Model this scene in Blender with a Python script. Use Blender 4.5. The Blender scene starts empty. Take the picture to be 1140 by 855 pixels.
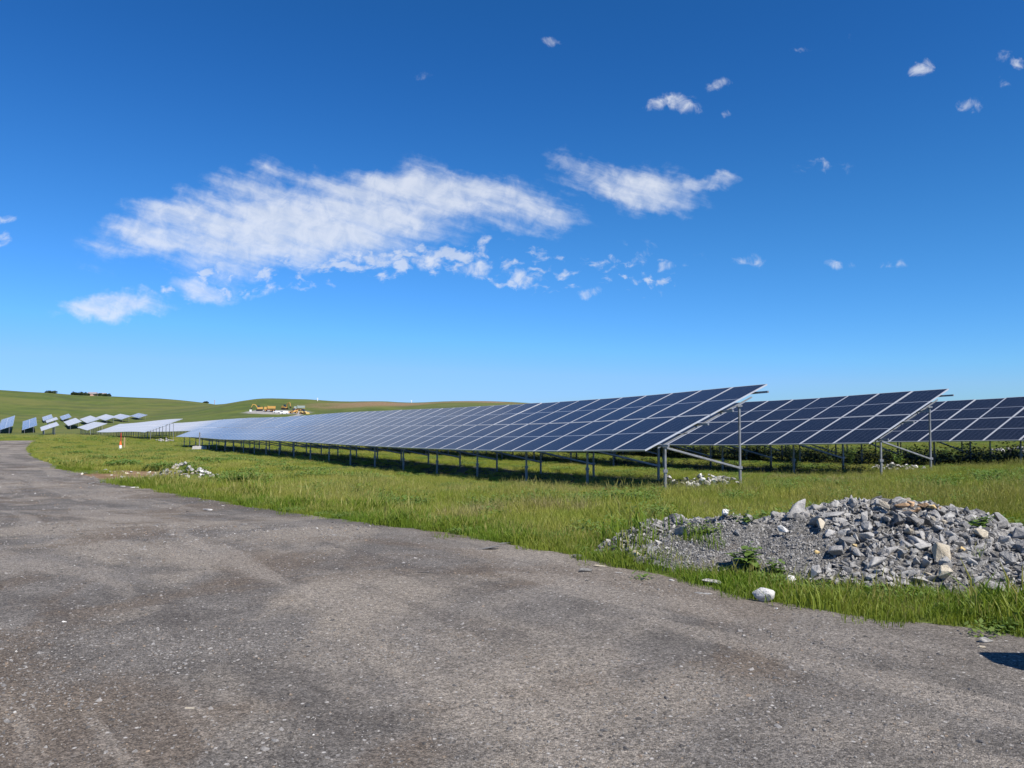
import bpy, bmesh, math, random
import numpy as np
from mathutils import Vector, Matrix, noise as mnoise

random.seed(11)
rng = np.random.default_rng(11)
R = math.radians
scene = bpy.context.scene
COL = scene.collection

# ------------------------------------------------------------------ camera
EYE = 1.65
F, CX, CY, HOR = 856.0, 570.0, 427.5, 462.0
PITCH = math.atan((HOR - CY) / F)
cam = bpy.data.cameras.new('camera')
cam.sensor_width = 36.0
cam.lens = 36.0 * F / 1140.0
cam.clip_start = 0.05
cam.clip_end = 6000
camo = bpy.data.objects.new('camera', cam)
COL.objects.link(camo)
camo.location = (0, 0, EYE)
camo.rotation_euler = (R(90) + PITCH, 0, 0)
scene.camera = camo


def ray(x, y):
    a = (x - CX) / F
    b = (CY - y) / F
    return (a, math.cos(PITCH) - b * math.sin(PITCH), math.sin(PITCH) + b * math.cos(PITCH))


def at_depth(x, y, d):
    v = ray(x, y)
    k = d / v[1]
    return Vector((v[0] * k, d, EYE + v[2] * k))


# ------------------------------------------------------------------ row axes
TH = R(32.2)
TILT = R(20.6)
RX, RY = -math.sin(TH), math.cos(TH)      # along a row, away from the road end
NX, NY = math.cos(TH), math.sin(TH)       # across, low edge to high edge
OX, OY = 3.06, 17.63                      # low corner of the first row
QA = OX * NX + OY * NY
SA = OX * RX + OY * RY


def plan(s, q):
    return (OX + s * RX + (q - QA) * NX, OY + s * RY + (q - QA) * NY)


# ------------------------------------------------------------------ terrain
CP = []
for rr, k in ((0.5, 1), (4, 6), (8, 8)):
    for i in range(k):
        a = 2 * math.pi * i / k + .3
        CP.append((rr * math.cos(a), rr * math.sin(a), 0.0))
for rr in (20, 60, 200, 900):
    for a in (190, 235, 280, 325):
        CP.append((rr * math.cos(R(a)), rr * math.sin(R(a)), 0.0 if rr < 100 else -3))
PROF = [(-6, -1.66), (0, -1.75), (5, -1.97), (11, -2.12), (21, -2.28), (34, -2.46), (47, -2.74), (56, -2.82),
        (66, -3.0), (80, -3.02), (92, -3.05), (110, -3.35), (140, -4.0), (165, -4.4), (200, -4.75), (255, -5.4)]
for s, z in PROF:
    for q in (2, 12, 21, 32):
        if q == 2 and s > 210:
            continue
        x, y = plan(s, q)
        CP.append((x, y, z + EYE - (0.09 if q == 32 else 0)))
for x, y, z in ((14, 12, -1.68), (20, 14, -1.75), (30, 20, -1.85), (40, 30, -2.1), (9, 10, -1.66), (50, 60, -2.6),
                (90, 60, -3), (60, 120, -3.4), (30, 140, -3.6), (130, 150, -4), (-8, 12.5, -1.72), (-18, 12, -1.8),
                (-25, 25, -2.1), (-40, 30, -2.5)):
    CP.append((x, y, z + EYE))
# far tables stand on these spots: pixel of the low corner, distance
FARSPOTS = [(24.5, 480, 260), (24.5, 471.5, 300), (-3, 481, 255), (8, 473.5, 300), (76, 475, 280), (71.5, 471, 322),
            (97, 471.2, 300), (88, 467, 351), (117, 469, 330), (107.2, 465.8, 380), (134.7, 467.2, 350), (128, 465, 400),
            (154.2, 466, 400), (146, 464.5, 435), (48, 469.4, 390), (69, 468.6, 400), (52, 472, 335), (46, 480, 215)]
for px, py, d in FARSPOTS:
    p = at_depth(px, py, d)
    CP.append((p.x, p.y, p.z - 0.92))
SKY_L = [(-60, 432.5, 620), (0, 434.5, 640), (60, 438.5, 650), (125, 441.5, 650), (180, 444.5, 640), (200, 446.5, 650),
         (222, 449.5, 680), (245, 451, 720)]
SKY_R = [(262, 449.5, 520), (275, 446.5, 490), (290, 444, 470), (340, 444, 480), (420, 446.3, 480), (500, 447.5, 480),
         (560, 448.6, 480), (610, 451, 480), (700, 457, 480), (850, 461, 480), (1200, 463, 480)]
for px, py, d in SKY_L + SKY_R:
    p = at_depth(px, py - 1.6, d)
    CP.append((p.x, p.y, p.z))
    k = 1.35
    CP.append((p.x * k, p.y * k, p.z - 6))
    CP.append((p.x * 2.6, p.y * 2.6, p.z - 22))
for px, py, d in ((283, 459, 400), (312, 461, 400), (340, 461.5, 400), (300, 466, 340), (240, 466, 380), (200, 462, 430),
                  (380, 458, 400), (450, 456, 400), (600, 461, 350), (0, 455, 500), (100, 457, 520), (180, 458, 520)):
    p = at_depth(px, py, d)
    CP.append((p.x, p.y, p.z))
CP = np.array(CP)


def warp(p):
    r = np.sqrt((p ** 2).sum(-1, keepdims=True)) + 1e-9
    return p / r * np.log1p(r / 8.0)


WCP = warp(CP[:, :2])


def kern(d2):
    return np.sqrt(d2 + 0.12 ** 2)


_D = ((WCP[:, None] - WCP[None]) ** 2).sum(-1)
_n = len(CP)
_A = np.zeros((_n + 1, _n + 1))
_A[:_n, :_n] = -kern(_D) + np.diag(np.where(np.hypot(CP[:, 0], CP[:, 1]) > 190, .03, .002))
_A[:_n, _n] = 1
_A[_n, :_n] = 1
_W = np.linalg.solve(_A, np.append(CP[:, 2], 0))


def ground(x, y):
    p = np.stack([np.atleast_1d(np.asarray(x, float)), np.atleast_1d(np.asarray(y, float))], -1)
    out = np.empty(len(p))
    for i in range(0, len(p), 20000):
        w = warp(p[i:i + 20000])
        d = ((w[:, None] - WCP[None]) ** 2).sum(-1)
        out[i:i + 20000] = -kern(d) @ _W[:_n] + _W[_n]
    return out


def g1(x, y):
    return float(ground(x, y)[0])


def on_ground(px, py):
    """the point of the terrain seen at a pixel of the photograph"""
    v = ray(px, py)
    d = np.exp(np.linspace(math.log(2.5), math.log(600), 1200))
    z = EYE + v[2] / v[1] * d
    g = ground(v[0] / v[1] * d, d)
    i = int(np.argmax(z < g))
    d0 = d[i]
    return (v[0] / v[1] * d0, d0, g[i])


# ------------------------------------------------------------------ road outline (right edge, then far and left)
EDGE_PX = [(1240, 726), (1140, 712), (1060, 702), (960, 689), (840, 671), (760, 653), (700, 637), (650, 624), (598, 614), (521, 600), (466, 591),
           (390, 582), (334, 574), (258, 561), (184, 547), (128, 539), (105, 532), (60, 520), (32, 508), (27, 499), (40, 490.5)]
EDGE = [on_ground(*p)[:2] for p in EDGE_PX]
far = EDGE[-1]
ROAD = [(9, 4.2), (16, 2.2)][::-1] + EDGE + [(far[0] - 30, far[1] + 9), (far[0] - 80, far[1] - 12), (far[0] - 60, far[1] - 45),
                                             (-42, 35), (-24, 12), (-16, 0), (-14, -30), (16, -30)]
ROAD = np.array(ROAD)


def road_dist(x, y):
    """signed distance to the road outline, positive inside"""
    x = np.asarray(x, float)
    y = np.asarray(y, float)
    best = np.full(x.shape, 1e9)
    ins = np.zeros(x.shape, bool)
    for i in range(len(ROAD)):
        ax, ay = ROAD[i]
        bx, by = ROAD[(i + 1) % len(ROAD)]
        ex, ey = bx - ax, by - ay
        t = np.clip(((x - ax) * ex + (y - ay) * ey) / (ex * ex + ey * ey + 1e-12), 0, 1)
        best = np.minimum(best, (x - ax - t * ex) ** 2 + (y - ay - t * ey) ** 2)
        c = ((ay > y) != (by > y)) & (x < (bx - ax) * (y - ay) / (by - ay + 1e-12) + ax)
        ins ^= c
    return np.where(ins, 1, -1) * np.sqrt(best)


def wob(x, y, sc, seed=0.0):
    return np.array([mnoise.noise((a * sc + seed, b * sc, seed * .7)) for a, b in zip(x, y)])


def edge_dist(x, y):
    """road_dist with the ragged edge of the grass"""
    return road_dist(x, y) + .10 + wob(x, y, .8, 5.0) * .16 + wob(x, y, 2.6, 2.0) * .14 + wob(x, y, 7.0, 4.0) * .08


# ------------------------------------------------------------------ rubble heap shape
def heap(x, y):
    x = np.asarray(x, float)
    y = np.asarray(y, float)

    def bump(cx, cy, rx, ry, h, rot=0.0, p=1.6):
        c, s = math.cos(rot), math.sin(rot)
        u = ((x - cx) * c + (y - cy) * s) / rx
        v = (-(x - cx) * s + (y - cy) * c) / ry
        d = np.sqrt(u * u + v * v)
        return h * np.clip(1 - d ** p, 0, 1)
    a = bump(4.25, 8.75, 2.3, 1.75, .60, -.12, 1.5)
    b = bump(2.55, 9.0, 1.25, 1.15, .40, .2, 1.4)
    c = bump(5.5, 7.9, 1.7, 1.45, .36, -.3, 1.5)
    d = bump(2.0, 9.6, .98, .6, .31, .28, 1.5)
    return np.maximum(np.maximum(a, b), np.maximum(c, d)) + .10 * np.minimum(np.minimum(a, b + c), .4)


def heap_z(x, y):
    return g1(x, y) + float(heap(np.array([x]), np.array([y]))[0])


def on_heap(px, py):
    v = ray(px, py)
    d = np.linspace(5, 13, 900)
    z = EYE + v[2] / v[1] * d
    xs = v[0] / v[1] * d
    g = ground(xs, d) + heap(xs, d)
    i = int(np.argmax(z < g))
    if i == 0:
        return None
    return (xs[i], d[i], g[i])


# ------------------------------------------------------------------ helpers
def tag(o, label=None, cat=None, group=None, kind=None):
    for k, v in (('label', label), ('category', cat), ('group', group), ('kind', kind)):
        if v:
            o[k] = v
    return o


def mesh_obj(name, verts, faces, mats=(), parent=None, smooth=False, midx=None, link=True):
    me = bpy.data.meshes.new(name)
    me.from_pydata([tuple(v) for v in verts], [], [tuple(f) for f in faces])
    for m in mats:
        me.materials.append(m)
    if midx is not None:
        me.polygons.foreach_set('material_index', midx)
    if smooth:
        me.polygons.foreach_set('use_smooth', [True] * len(me.polygons))
    me.update()
    o = bpy.data.objects.new(name, me)
    if link:
        COL.objects.link(o)
    if parent:
        o.parent = parent
    return o


def empty(name, loc, rz=0.0):
    o = bpy.data.objects.new(name, None)
    o.empty_display_size = .2
    COL.objects.link(o)
    o.location = loc
    o.rotation_euler = (0, 0, rz)
    return o


class MB:
    def __init__(s):
        s.v, s.f, s.m = [], [], []

    def add(s, v, f, m=0):
        k = len(s.v)
        s.v += [tuple(a) for a in v]
        s.f += [tuple(i + k for i in q) for q in f]
        s.m += [m] * len(f)

    def box(s, c, d, m=0, rot=None, taper=1.0):
        hx, hy, hz = d[0] / 2, d[1] / 2, d[2] / 2
        vs = []
        for z in (-1, 1):
            k = taper if z > 0 else 1
            for x, y in ((-1, -1), (1, -1), (1, 1), (-1, 1)):
                p = Vector((x * hx * k, y * hy * k, z * hz))
                if rot is not None:
                    p = rot @ p
                vs.append(p + Vector(c))
        s.add(vs, [(3, 2, 1, 0), (4, 5, 6, 7), (0, 1, 5, 4), (1, 2, 6, 5), (2, 3, 7, 6), (3, 0, 4, 7)], m)

    def tube(s, pts, r, n=8, m=0, cap=True, square=False):
        pts = [Vector(p) for p in pts]
        rs = r if isinstance(r, (list, tuple)) else [r] * len(pts)
        rings = []
        for i, p in enumerate(pts):
            t = (pts[min(i + 1, len(pts) - 1)] - pts[max(i - 1, 0)]).normalized()
            up = Vector((0, 0, 1)) if abs(t.z) < .95 else Vector((1, 0, 0))
            a = t.cross(up).normalized()
            b = a.cross(t)
            k = n
            rings.append([p + (a * math.cos(2 * math.pi * (j + .5) / k) + b * math.sin(2 * math.pi * (j + .5) / k)) * rs[i]
                          for j in range(k)])
        vs = [v for q in rings for v in q]
        fs = []
        for i in range(len(pts) - 1):
            for j in range(n):
                fs.append((i * n + j, i * n + (j + 1) % n, (i + 1) * n + (j + 1) % n, (i + 1) * n + j))
        if cap:
            fs.append(tuple(range(n))[::-1])
            fs.append(tuple((len(pts) - 1) * n + j for j in range(n)))
        s.add(vs, fs, m)

    def build(s, name, mats, parent=None, smooth=False):
        if not isinstance(mats, (list, tuple)):
            mats = [mats]
        return mesh_obj(name, s.v, s.f, mats, parent, smooth, s.m)


# ------------------------------------------------------------------ materials
class NT:
    def __init__(s, tree):
        s.t = tree
        s.n = tree.nodes
        s.l = tree.links

    def __call__(s, kind, **kw):
        nd = s.n.new(kind)
        ins = kw.pop('ins', {})
        for k, v in kw.items():
            setattr(nd, k, v)
        for k, v in ins.items():
            sock = nd.inputs[k]
            if isinstance(v, bpy.types.NodeSocket):
                s.l.new(v, sock)
            else:
                sock.default_value = v
        return nd

    def math(s, op, a, b=0.0, c=0.0, clamp=False):
        nd = s.n.new('ShaderNodeMath')
        nd.operation = op
        nd.use_clamp = clamp
        for i, v in enumerate((a, b, c)):
            if isinstance(v, bpy.types.NodeSocket):
                s.l.new(v, nd.inputs[i])
            else:
                nd.inputs[i].default_value = v
        return nd.outputs[0]

    def mix(s, fac, a, b, blend='MIX'):
        nd = s.n.new('ShaderNodeMix')
        nd.data_type = 'RGBA'
        nd.blend_type = blend
        nd.clamp_factor = True
        for i, v in ((0, fac), (6, a), (7, b)):
            if isinstance(v, bpy.types.NodeSocket):
                s.l.new(v, nd.inputs[i])
            else:
                nd.inputs[i].default_value = v if i == 0 else (*v, 1)[:4]
        return nd.outputs[2]

    def noise(s, vec, scale, detail=4, rough=.55, dist=0.0):
        return s('ShaderNodeTexNoise', ins={'Vector': vec, 'Scale': scale, 'Detail': detail, 'Roughness': rough, 'Distortion': dist}).outputs['Fac']

    def step(s, v, a, b):
        nd = s('ShaderNodeMapRange', interpolation_type='SMOOTHSTEP', ins={0: v, 1: a, 2: b})
        return nd.outputs[0]


def new_mat(name):
    m = bpy.data.materials.new(name)
    m.use_nodes = True
    m.node_tree.nodes.clear()
    nt = NT(m.node_tree)
    out = nt('ShaderNodeOutputMaterial')
    return m, nt, out


def principled(nt, out, color, rough=.6, metal=0.0, spec=.5, bump=None, bstr=.3, bdist=.02):
    p = nt('ShaderNodeBsdfPrincipled')
    for k, v in (('Base Color', color), ('Roughness', rough), ('Metallic', metal), ('Specular IOR Level', spec)):
        if isinstance(v, bpy.types.NodeSocket):
            nt.l.new(v, p.inputs[k])
        else:
            p.inputs[k].default_value = (*v, 1) if k == 'Base Color' else v
    if bump is not None:
        b = nt('ShaderNodeBump', ins={'Height': bump, 'Strength': bstr, 'Distance': bdist})
        nt.l.new(b.outputs[0], p.inputs['Normal'])
    nt.l.new(p.outputs[0], out.inputs[0])
    return p


def mat_paint(name, c, rough=.5, metal=0.0, var=.15, scale=6.0, spec=.5):
    m, nt, out = new_mat(name)
    pos = nt('ShaderNodeTexCoord').outputs['Object']
    n = nt.noise(pos, scale, 5, .6)
    col = nt.mix(nt.step(n, .3, .75), [a * (1 - var) for a in c], [min(1, a * (1 + var)) for a in c])
    principled(nt, out, col, rough, metal, spec)
    return m


def pos_node(nt):
    return nt('ShaderNodeNewGeometry').outputs['Position']


def ellipse_mask(nt, pos, cx, cy, rx, ry, rot=0.0, soft=.5, warpn=None):
    mp = nt('ShaderNodeMapping', vector_type='TEXTURE', ins={'Vector': pos, 'Location': (cx, cy, 0), 'Rotation': (0, 0, rot), 'Scale': (rx, ry, 1)})
    sx = nt('ShaderNodeSeparateXYZ', ins={0: mp.outputs[0]})
    d = nt.math('SQRT', nt.math('ADD', nt.math('MULTIPLY', sx.outputs[0], sx.outputs[0]), nt.math('MULTIPLY', sx.outputs[1], sx.outputs[1])))
    if warpn is not None:
        d = nt.math('ADD', d, nt.math('MULTIPLY', nt.math('SUBTRACT', warpn, .5), 1.1))
    return nt.step(d, 1.0, 1.0 - soft)


# bare patches of the field: centre, radii
P_BARE = on_ground(140, 528)
P_PILE = on_ground(205, 531)
P_BARE2 = on_ground(262, 545)
P_YARD = at_depth(308, 461, 400)
P_PATH = at_depth(318, 463.5, 365)
P_SOIL = at_depth(430, 451, 440)
P_SOIL2 = at_depth(530, 452, 440)


def make_ground_mat():
    m, nt, out = new_mat('meadow ground')
    pos = pos_node(nt)
    big = nt.noise(pos, .012, 5, .6)
    mid = nt.noise(pos, .09, 6, .65)
    fine = nt.noise(pos, 1.3, 6, .7)
    vf = nt.noise(pos, 9.0, 4, .7)
    green = nt.mix(nt.step(mid, .35, .65), (.066, .098, .018), (.108, .134, .028))
    green = nt.mix(nt.math('MULTIPLY', nt.step(big, .42, .62), .7), green, (.140, .140, .042))
    green = nt.mix(nt.math('MULTIPLY', nt.step(fine, .5, .72), .55), green, (.055, .080, .018))
    green = nt.mix(nt.math('MULTIPLY', nt.step(vf, .55, .75), .35), green, (.13, .125, .045))
    streak = nt.noise(nt('ShaderNodeMapping', ins={'Vector': pos, 'Rotation': (0, 0, .5), 'Scale': (.03, .07, .03)}).outputs[0], 1.0, 7, .7)
    green = nt.mix(nt.math('MULTIPLY', nt.step(streak, .46, .62), .6), green, (.062, .076, .030))
    soiln = nt.noise(pos, .06, 6, .65)
    soil = nt.mix(nt.step(fine, .35, .65), (.17, .10, .055), (.27, .19, .11))
    fac = None
    for p, rx, ry, rot in ((P_BARE, 2.9, 4.4, 0), (P_BARE2, 1.6, 1.4, 0)):
        e = ellipse_mask(nt, pos, p[0], p[1], rx, ry, rot, .6, nt.noise(pos, .8, 5, .7))
        fac = e if fac is None else nt.math('MAXIMUM', fac, e)
    for p, rx, ry in ((P_SOIL, 60, 34), (P_SOIL2, 40, 24)):
        e = nt.math('MULTIPLY', ellipse_mask(nt, pos, p[0], p[1], rx, ry, 0, .8, soiln), .9)
        fac = nt.math('MAXIMUM', fac, e)
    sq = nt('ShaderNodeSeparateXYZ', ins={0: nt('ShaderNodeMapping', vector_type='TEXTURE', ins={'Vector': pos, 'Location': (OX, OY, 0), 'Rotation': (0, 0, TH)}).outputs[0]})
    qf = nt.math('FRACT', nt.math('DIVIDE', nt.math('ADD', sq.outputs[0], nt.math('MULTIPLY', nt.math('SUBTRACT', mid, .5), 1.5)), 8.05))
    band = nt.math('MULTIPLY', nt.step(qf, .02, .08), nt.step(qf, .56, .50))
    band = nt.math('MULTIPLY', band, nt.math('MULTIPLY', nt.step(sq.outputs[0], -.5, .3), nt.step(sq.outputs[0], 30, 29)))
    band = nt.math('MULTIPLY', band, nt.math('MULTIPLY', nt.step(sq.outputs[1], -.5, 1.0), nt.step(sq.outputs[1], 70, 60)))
    green = nt.mix(nt.math('MULTIPLY', band, .85), green, (.052, .043, .032))  # bare soil along the rows, darkened to paint panel shade into the ground
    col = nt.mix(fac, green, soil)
    gr = nt.mix(nt.step(fine, .35, .65), (.22, .21, .20), (.34, .33, .31))
    e = ellipse_mask(nt, pos, P_YARD.x, P_YARD.y, 19, 14, 0, .35, nt.noise(pos, .1, 3))
    e = nt.math('MAXIMUM', e, ellipse_mask(nt, pos, P_PATH.x, P_PATH.y, 2.6, 45, 0, .3, nt.noise(pos, .1, 3)))
    col = nt.mix(e, col, gr)
    h = nt.math('ADD', fine, nt.math('MULTIPLY', mid, 2.0))
    principled(nt, out, col, .9, 0, .15, h, .6, .25)
    return m


def make_road_mat():
    m, nt, out = new_mat('gravel road')
    pos = pos_node(nt)
    big = nt.noise(pos, .28, 5, .6, .6)
    mid = nt.noise(pos, 1.1, 6, .65, .4)
    rut = nt.noise(nt('ShaderNodeMapping', ins={'Vector': nt('ShaderNodeMapping', ins={'Vector': pos, 'Location': (2, 5, 0), 'Rotation': (0, 0, R(-131))}).outputs[0], 'Scale': (.045, .55, 1)}).outputs[0], 1.0, 3, .5, .3)
    brn = nt.noise(nt('ShaderNodeMapping', ins={'Vector': pos, 'Location': (7, 3, 0)}).outputs[0], .42, 6, .62, .8)
    fine = nt.noise(pos, 30, 5, .75)
    v1 = nt('ShaderNodeTexVoronoi', feature='F1', ins={'Vector': pos, 'Scale': 115.0, 'Randomness': 1.0})
    v2 = nt('ShaderNodeTexVoronoi', feature='F1', ins={'Vector': pos, 'Scale': 34.0, 'Randomness': 1.0})
    c1 = nt('ShaderNodeSeparateColor', ins={0: v1.outputs['Color']}).outputs[0]
    c2 = nt('ShaderNodeSeparateColor', ins={0: v2.outputs['Color']}).outputs[1]
    col = nt.mix(nt.step(mid, .35, .68), (.098, .090, .081), (.158, .146, .132))
    col = nt.mix(nt.math('MULTIPLY', nt.step(big, .47, .58), .85), col, (.225, .199, .166))
    col = nt.mix(nt.math('MULTIPLY', nt.step(brn, .48, .60), .68), col, (.112, .088, .066))
    trk = nt.noise(nt('ShaderNodeMapping', ins={'Vector': nt('ShaderNodeMapping', ins={'Vector': pos, 'Rotation': (0, 0, R(-128))}).outputs[0], 'Scale': (.16, .85, 1)}).outputs[0], 1.0, 6, .62, .5)
    col = nt.mix(nt.math('MULTIPLY', nt.step(trk, .53, .60), .55), col, (.235, .210, .180))
    col = nt.mix(nt.math('MULTIPLY', nt.step(rut, .50, .60), .4), col, (.215, .192, .165))
    col = nt.mix(nt.math('MULTIPLY', nt.step(trk, .44, .37), .5), col, (.085, .076, .068))
    col = nt.mix(1.0, col, nt.mix(nt.step(fine, .3, .7), (.62, .62, .62), (1.36, 1.35, 1.33)), 'MULTIPLY')
    stone = nt.mix(c1, (.42, .41, .40), (1.70, 1.69, 1.67))
    col = nt.mix(.9, col, stone, 'MULTIPLY')
    col = nt.mix(nt.math('MULTIPLY', nt.step(c2, .96, .985), nt.step(v2.outputs['Distance'], .45, .25)), col, (.42, .40, .37))
    h = nt.math('ADD', nt.math('MULTIPLY', v1.outputs['Distance'], -.8), nt.math('MULTIPLY', fine, .6))
    h = nt.math('ADD', h, nt.math('MULTIPLY', c1, .5))
    principled(nt, out, col, .92, 0, .2, h, .75, .010)
    return m


def make_rock_mat(name, a, b, spots=None, bs=.5):
    m, nt, out = new_mat(name)
    tc = nt('ShaderNodeTexCoord').outputs['Object']
    rnd = nt('ShaderNodeObjectInfo').outputs['Random']
    off = nt('ShaderNodeVectorMath', operation='ADD', ins={0: tc, 1: nt('ShaderNodeCombineXYZ', ins={0: nt.math('MULTIPLY', rnd, 40.0)}).outputs[0]}).outputs[0]
    n = nt.noise(off, 1.6, 7, .65, .5)
    n2 = nt.noise(off, 9, 5, .7)
    col = nt.mix(nt.step(n, .3, .7), a, b)
    col = nt.mix(1.0, col, nt.mix(rnd, (.72, .72, .73), (1.3, 1.29, 1.27)), 'MULTIPLY')
    if spots:
        col = nt.mix(nt.math('MULTIPLY', nt.step(n2, .55, .68), .7), col, spots)
    principled(nt, out, col, .85, 0, .3, nt.math('ADD', n, nt.math('MULTIPLY', n2, .5)), bs, .12)
    return m


def make_gravel_mat():
    m, nt, out = new_mat('heap gravel')
    pos = pos_node(nt)
    v = nt('ShaderNodeTexVoronoi', ins={'Vector': pos, 'Scale': 45.0})
    c = nt('ShaderNodeSeparateColor', ins={0: v.outputs['Color']}).outputs[0]
    n = nt.noise(pos, 2.2, 5, .6)
    col = nt.mix(c, (.06, .058, .054), (.20, .193, .180))
    col = nt.mix(nt.math('MULTIPLY', nt.step(n, .5, .7), .4), col, (.16, .13, .10))
    h = nt.math('ADD', nt.math('MULTIPLY', v.outputs['Distance'], -1.0), c)
    principled(nt, out, col, .9, 0, .25, h, .9, .02)
    return m


def make_grass_mat(name, a, b, dry, dryamt=.3, scale=.35):
    m, nt, out = new_mat(name)
    pos = pos_node(nt)
    rnd = nt('ShaderNodeObjectInfo').outputs['Random']
    n = nt.noise(pos, scale, 4, .6)
    n2 = nt.noise(pos, 3.0, 3, .6)
    col = nt.mix(nt.math('ADD', nt.math('MULTIPLY', rnd, .6), nt.math('MULTIPLY', n2, .4)), a, b)
    n5 = nt.noise(pos, scale * .22, 5, .65)
    k = nt.math('MULTIPLY', nt.step(nt.math('ADD', nt.math('MULTIPLY', n, .5), nt.math('MULTIPLY', n5, .5)), .42, .60), dryamt * 1.25)
    k = nt.math('ADD', k, nt.math('MULTIPLY', nt.step(rnd, .8, .95), .3))
    col = nt.mix(k, col, dry)
    d = nt('ShaderNodeBsdfPrincipled', ins={'Base Color': col, 'Roughness': .55, 'Specular IOR Level': .3})
    t = nt('ShaderNodeBsdfTranslucent', ins={'Color': nt.mix(1.0, col, (1.25, 1.3, .8), 'MULTIPLY')})
    mx = nt('ShaderNodeMixShader', ins={0: .33, 1: d.outputs[0], 2: t.outputs[0]})
    nt.l.new(mx.outputs[0], out.inputs[0])
    return m


def make_glass_mat(name, tiled):
    """dark cells under glass; the UV map is in metres (across, along the module)"""
    m, nt, out = new_mat(name)
    uv = nt('ShaderNodeUVMap').outputs[0]
    s = nt('ShaderNodeSeparateXYZ', ins={0: uv})
    W, L = 1.134, 2.278
    u, v = s.outputs[0], s.outputs[1]

    def line(c, period, half, off=0.0):
        f = nt.math('FRACT', nt.math('DIVIDE', nt.math('ADD', c, off), period))
        dd = nt.math('MULTIPLY', nt.math('ABSOLUTE', nt.math('SUBTRACT', f, .5)), period)
        return nt.math('GREATER_THAN', dd, period / 2 - half)
    rnd = nt('ShaderNodeObjectInfo').outputs['Random']
    tint = nt.math('ADD', nt.math('MULTIPLY', nt.noise(pos_node(nt), .9, 2), .5), nt.math('MULTIPLY', rnd, .5))
    cell = nt.mix(tint, (.0035, .004, .0065), (.0065, .007, .011))
    bus = line(u, (W - .07) / 60, .00075, -.035)
    cell = nt.mix(nt.math('MULTIPLY', bus, .5), cell, (.10, .115, .15))
    gap = nt.math('MAXIMUM', line(u, (W - .07) / 6, .004, -.035), line(v, (L - .09) / 24, .0016, -.045))
    cell = nt.mix(nt.math('MULTIPLY', gap, .75), cell, (.10, .115, .15))
    period_v = L + .02
    fv = nt.math('FRACT', nt.math('DIVIDE', v, period_v))
    middle = nt.math('LESS_THAN', nt.math('ABSOLUTE', nt.math('SUBTRACT', nt.math('MULTIPLY', fv, period_v), L / 2)), .012)
    cell = nt.mix(nt.math('MULTIPLY', middle, .85), cell, (.42, .45, .50))
    dust = nt.noise(pos_node(nt), 2.5, 6, .7)
    cell = nt.mix(nt.math('MULTIPLY', nt.step(dust, .35, .8), .008), cell, (.35, .33, .30))
    rough = .16
    if tiled:
        fr = nt.math('MAXIMUM', line(u, W + .02, .030), line(v, period_v, .030))
        col = nt.mix(fr, cell, (.60, .61, .63))
        rough = nt.math('ADD', nt.math('MULTIPLY', fr, .3), .16)
    else:
        col = cell
    p = principled(nt, out, col, rough, 0, .5)
    # thin film of dust: it covers more the flatter one looks along the glass
    cosv = nt.math('MAXIMUM', nt.math('SUBTRACT', 1.0, nt('ShaderNodeLayerWeight', ins={'Blend': .5}).outputs['Facing']), .02)
    film = nt.math('MINIMUM', nt.math('DIVIDE', 7.5e-5, nt.math('POWER', cosv, 3.0)), .62)
    dd = nt('ShaderNodeBsdfDiffuse', ins={'Color': (.56, .55, .53, 1)})
    mxs = nt('ShaderNodeMixShader', ins={0: film, 1: p.outputs[0], 2: dd.outputs[0]})
    nt.l.new(mxs.outputs[0], out.inputs[0])
    p.inputs['IOR'].default_value = 1.24
    return m


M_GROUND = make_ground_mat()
M_ROAD = make_road_mat()
M_ROCK = make_rock_mat('grey stone', (.205, .200, .190), (.42, .41, .385), (.50, .46, .40))
M_ROCKD = make_rock_mat('dark grey stone', (.10, .098, .094), (.21, .205, .195), (.31, .29, .26))
M_WHITE = make_rock_mat('white limestone', (.60, .585, .545), (.78, .77, .73), (.46, .44, .39))
M_TAN = make_rock_mat('tan stone', (.36, .31, .23), (.52, .47, .37), (.24, .21, .16))
M_YEL = make_rock_mat('ochre stone', (.46, .33, .14), (.62, .48, .24), (.34, .20, .08))
M_BROWN = make_rock_mat('brown clay clod', (.32, .20, .11), (.50, .34, .20), (.22, .12, .06))
M_PEB = make_rock_mat('road pebble', (.17, .162, .152), (.34, .325, .305), (.40, .38, .35))
M_PEBD = make_rock_mat('dark road pebble', (.07, .066, .062), (.15, .142, .134), (.2, .19, .18))
M_PEBB = make_rock_mat('brown road pebble', (.19, .14, .10), (.34, .27, .20), (.36, .32, .26))
M_GRAVEL = make_gravel_mat()
M_GRASS = make_grass_mat('meadow grass', (.162, .208, .021), (.262, .312, .040), (.37, .335, .09), .5)
M_VERGE = make_grass_mat('verge grass', (.085, .160, .011), (.165, .240, .022), (.26, .25, .045), .3, .8)
M_SEED = make_grass_mat('grass seed heads', (.28, .28, .07), (.38, .36, .11), (.36, .30, .10), .25)
M_STRAW = make_grass_mat('dry straw', (.26, .23, .10), (.38, .34, .17), (.30, .22, .10), .3)
M_LEAF = make_grass_mat('weed leaves', (.095, .165, .03), (.155, .235, .05), (.20, .23, .06), .1, 2.0)
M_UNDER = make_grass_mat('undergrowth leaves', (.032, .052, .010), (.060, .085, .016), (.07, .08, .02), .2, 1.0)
M_BUSH = make_grass_mat('far foliage', (.032, .055, .022), (.055, .080, .030), (.06, .07, .03), .1, .2)
M_GLASS = make_glass_mat('solar cells', False)
M_TILED = make_glass_mat('solar cells far', True)
M_ALU = mat_paint('anodised aluminium', (.52, .53, .545), .4, .35, .05, 3)
M_GALV = mat_paint('galvanised steel', (.25, .255, .26), .5, .35, .22, 9)
M_BACK = mat_paint('white backsheet', (.6, .6, .6), .5)
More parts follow.
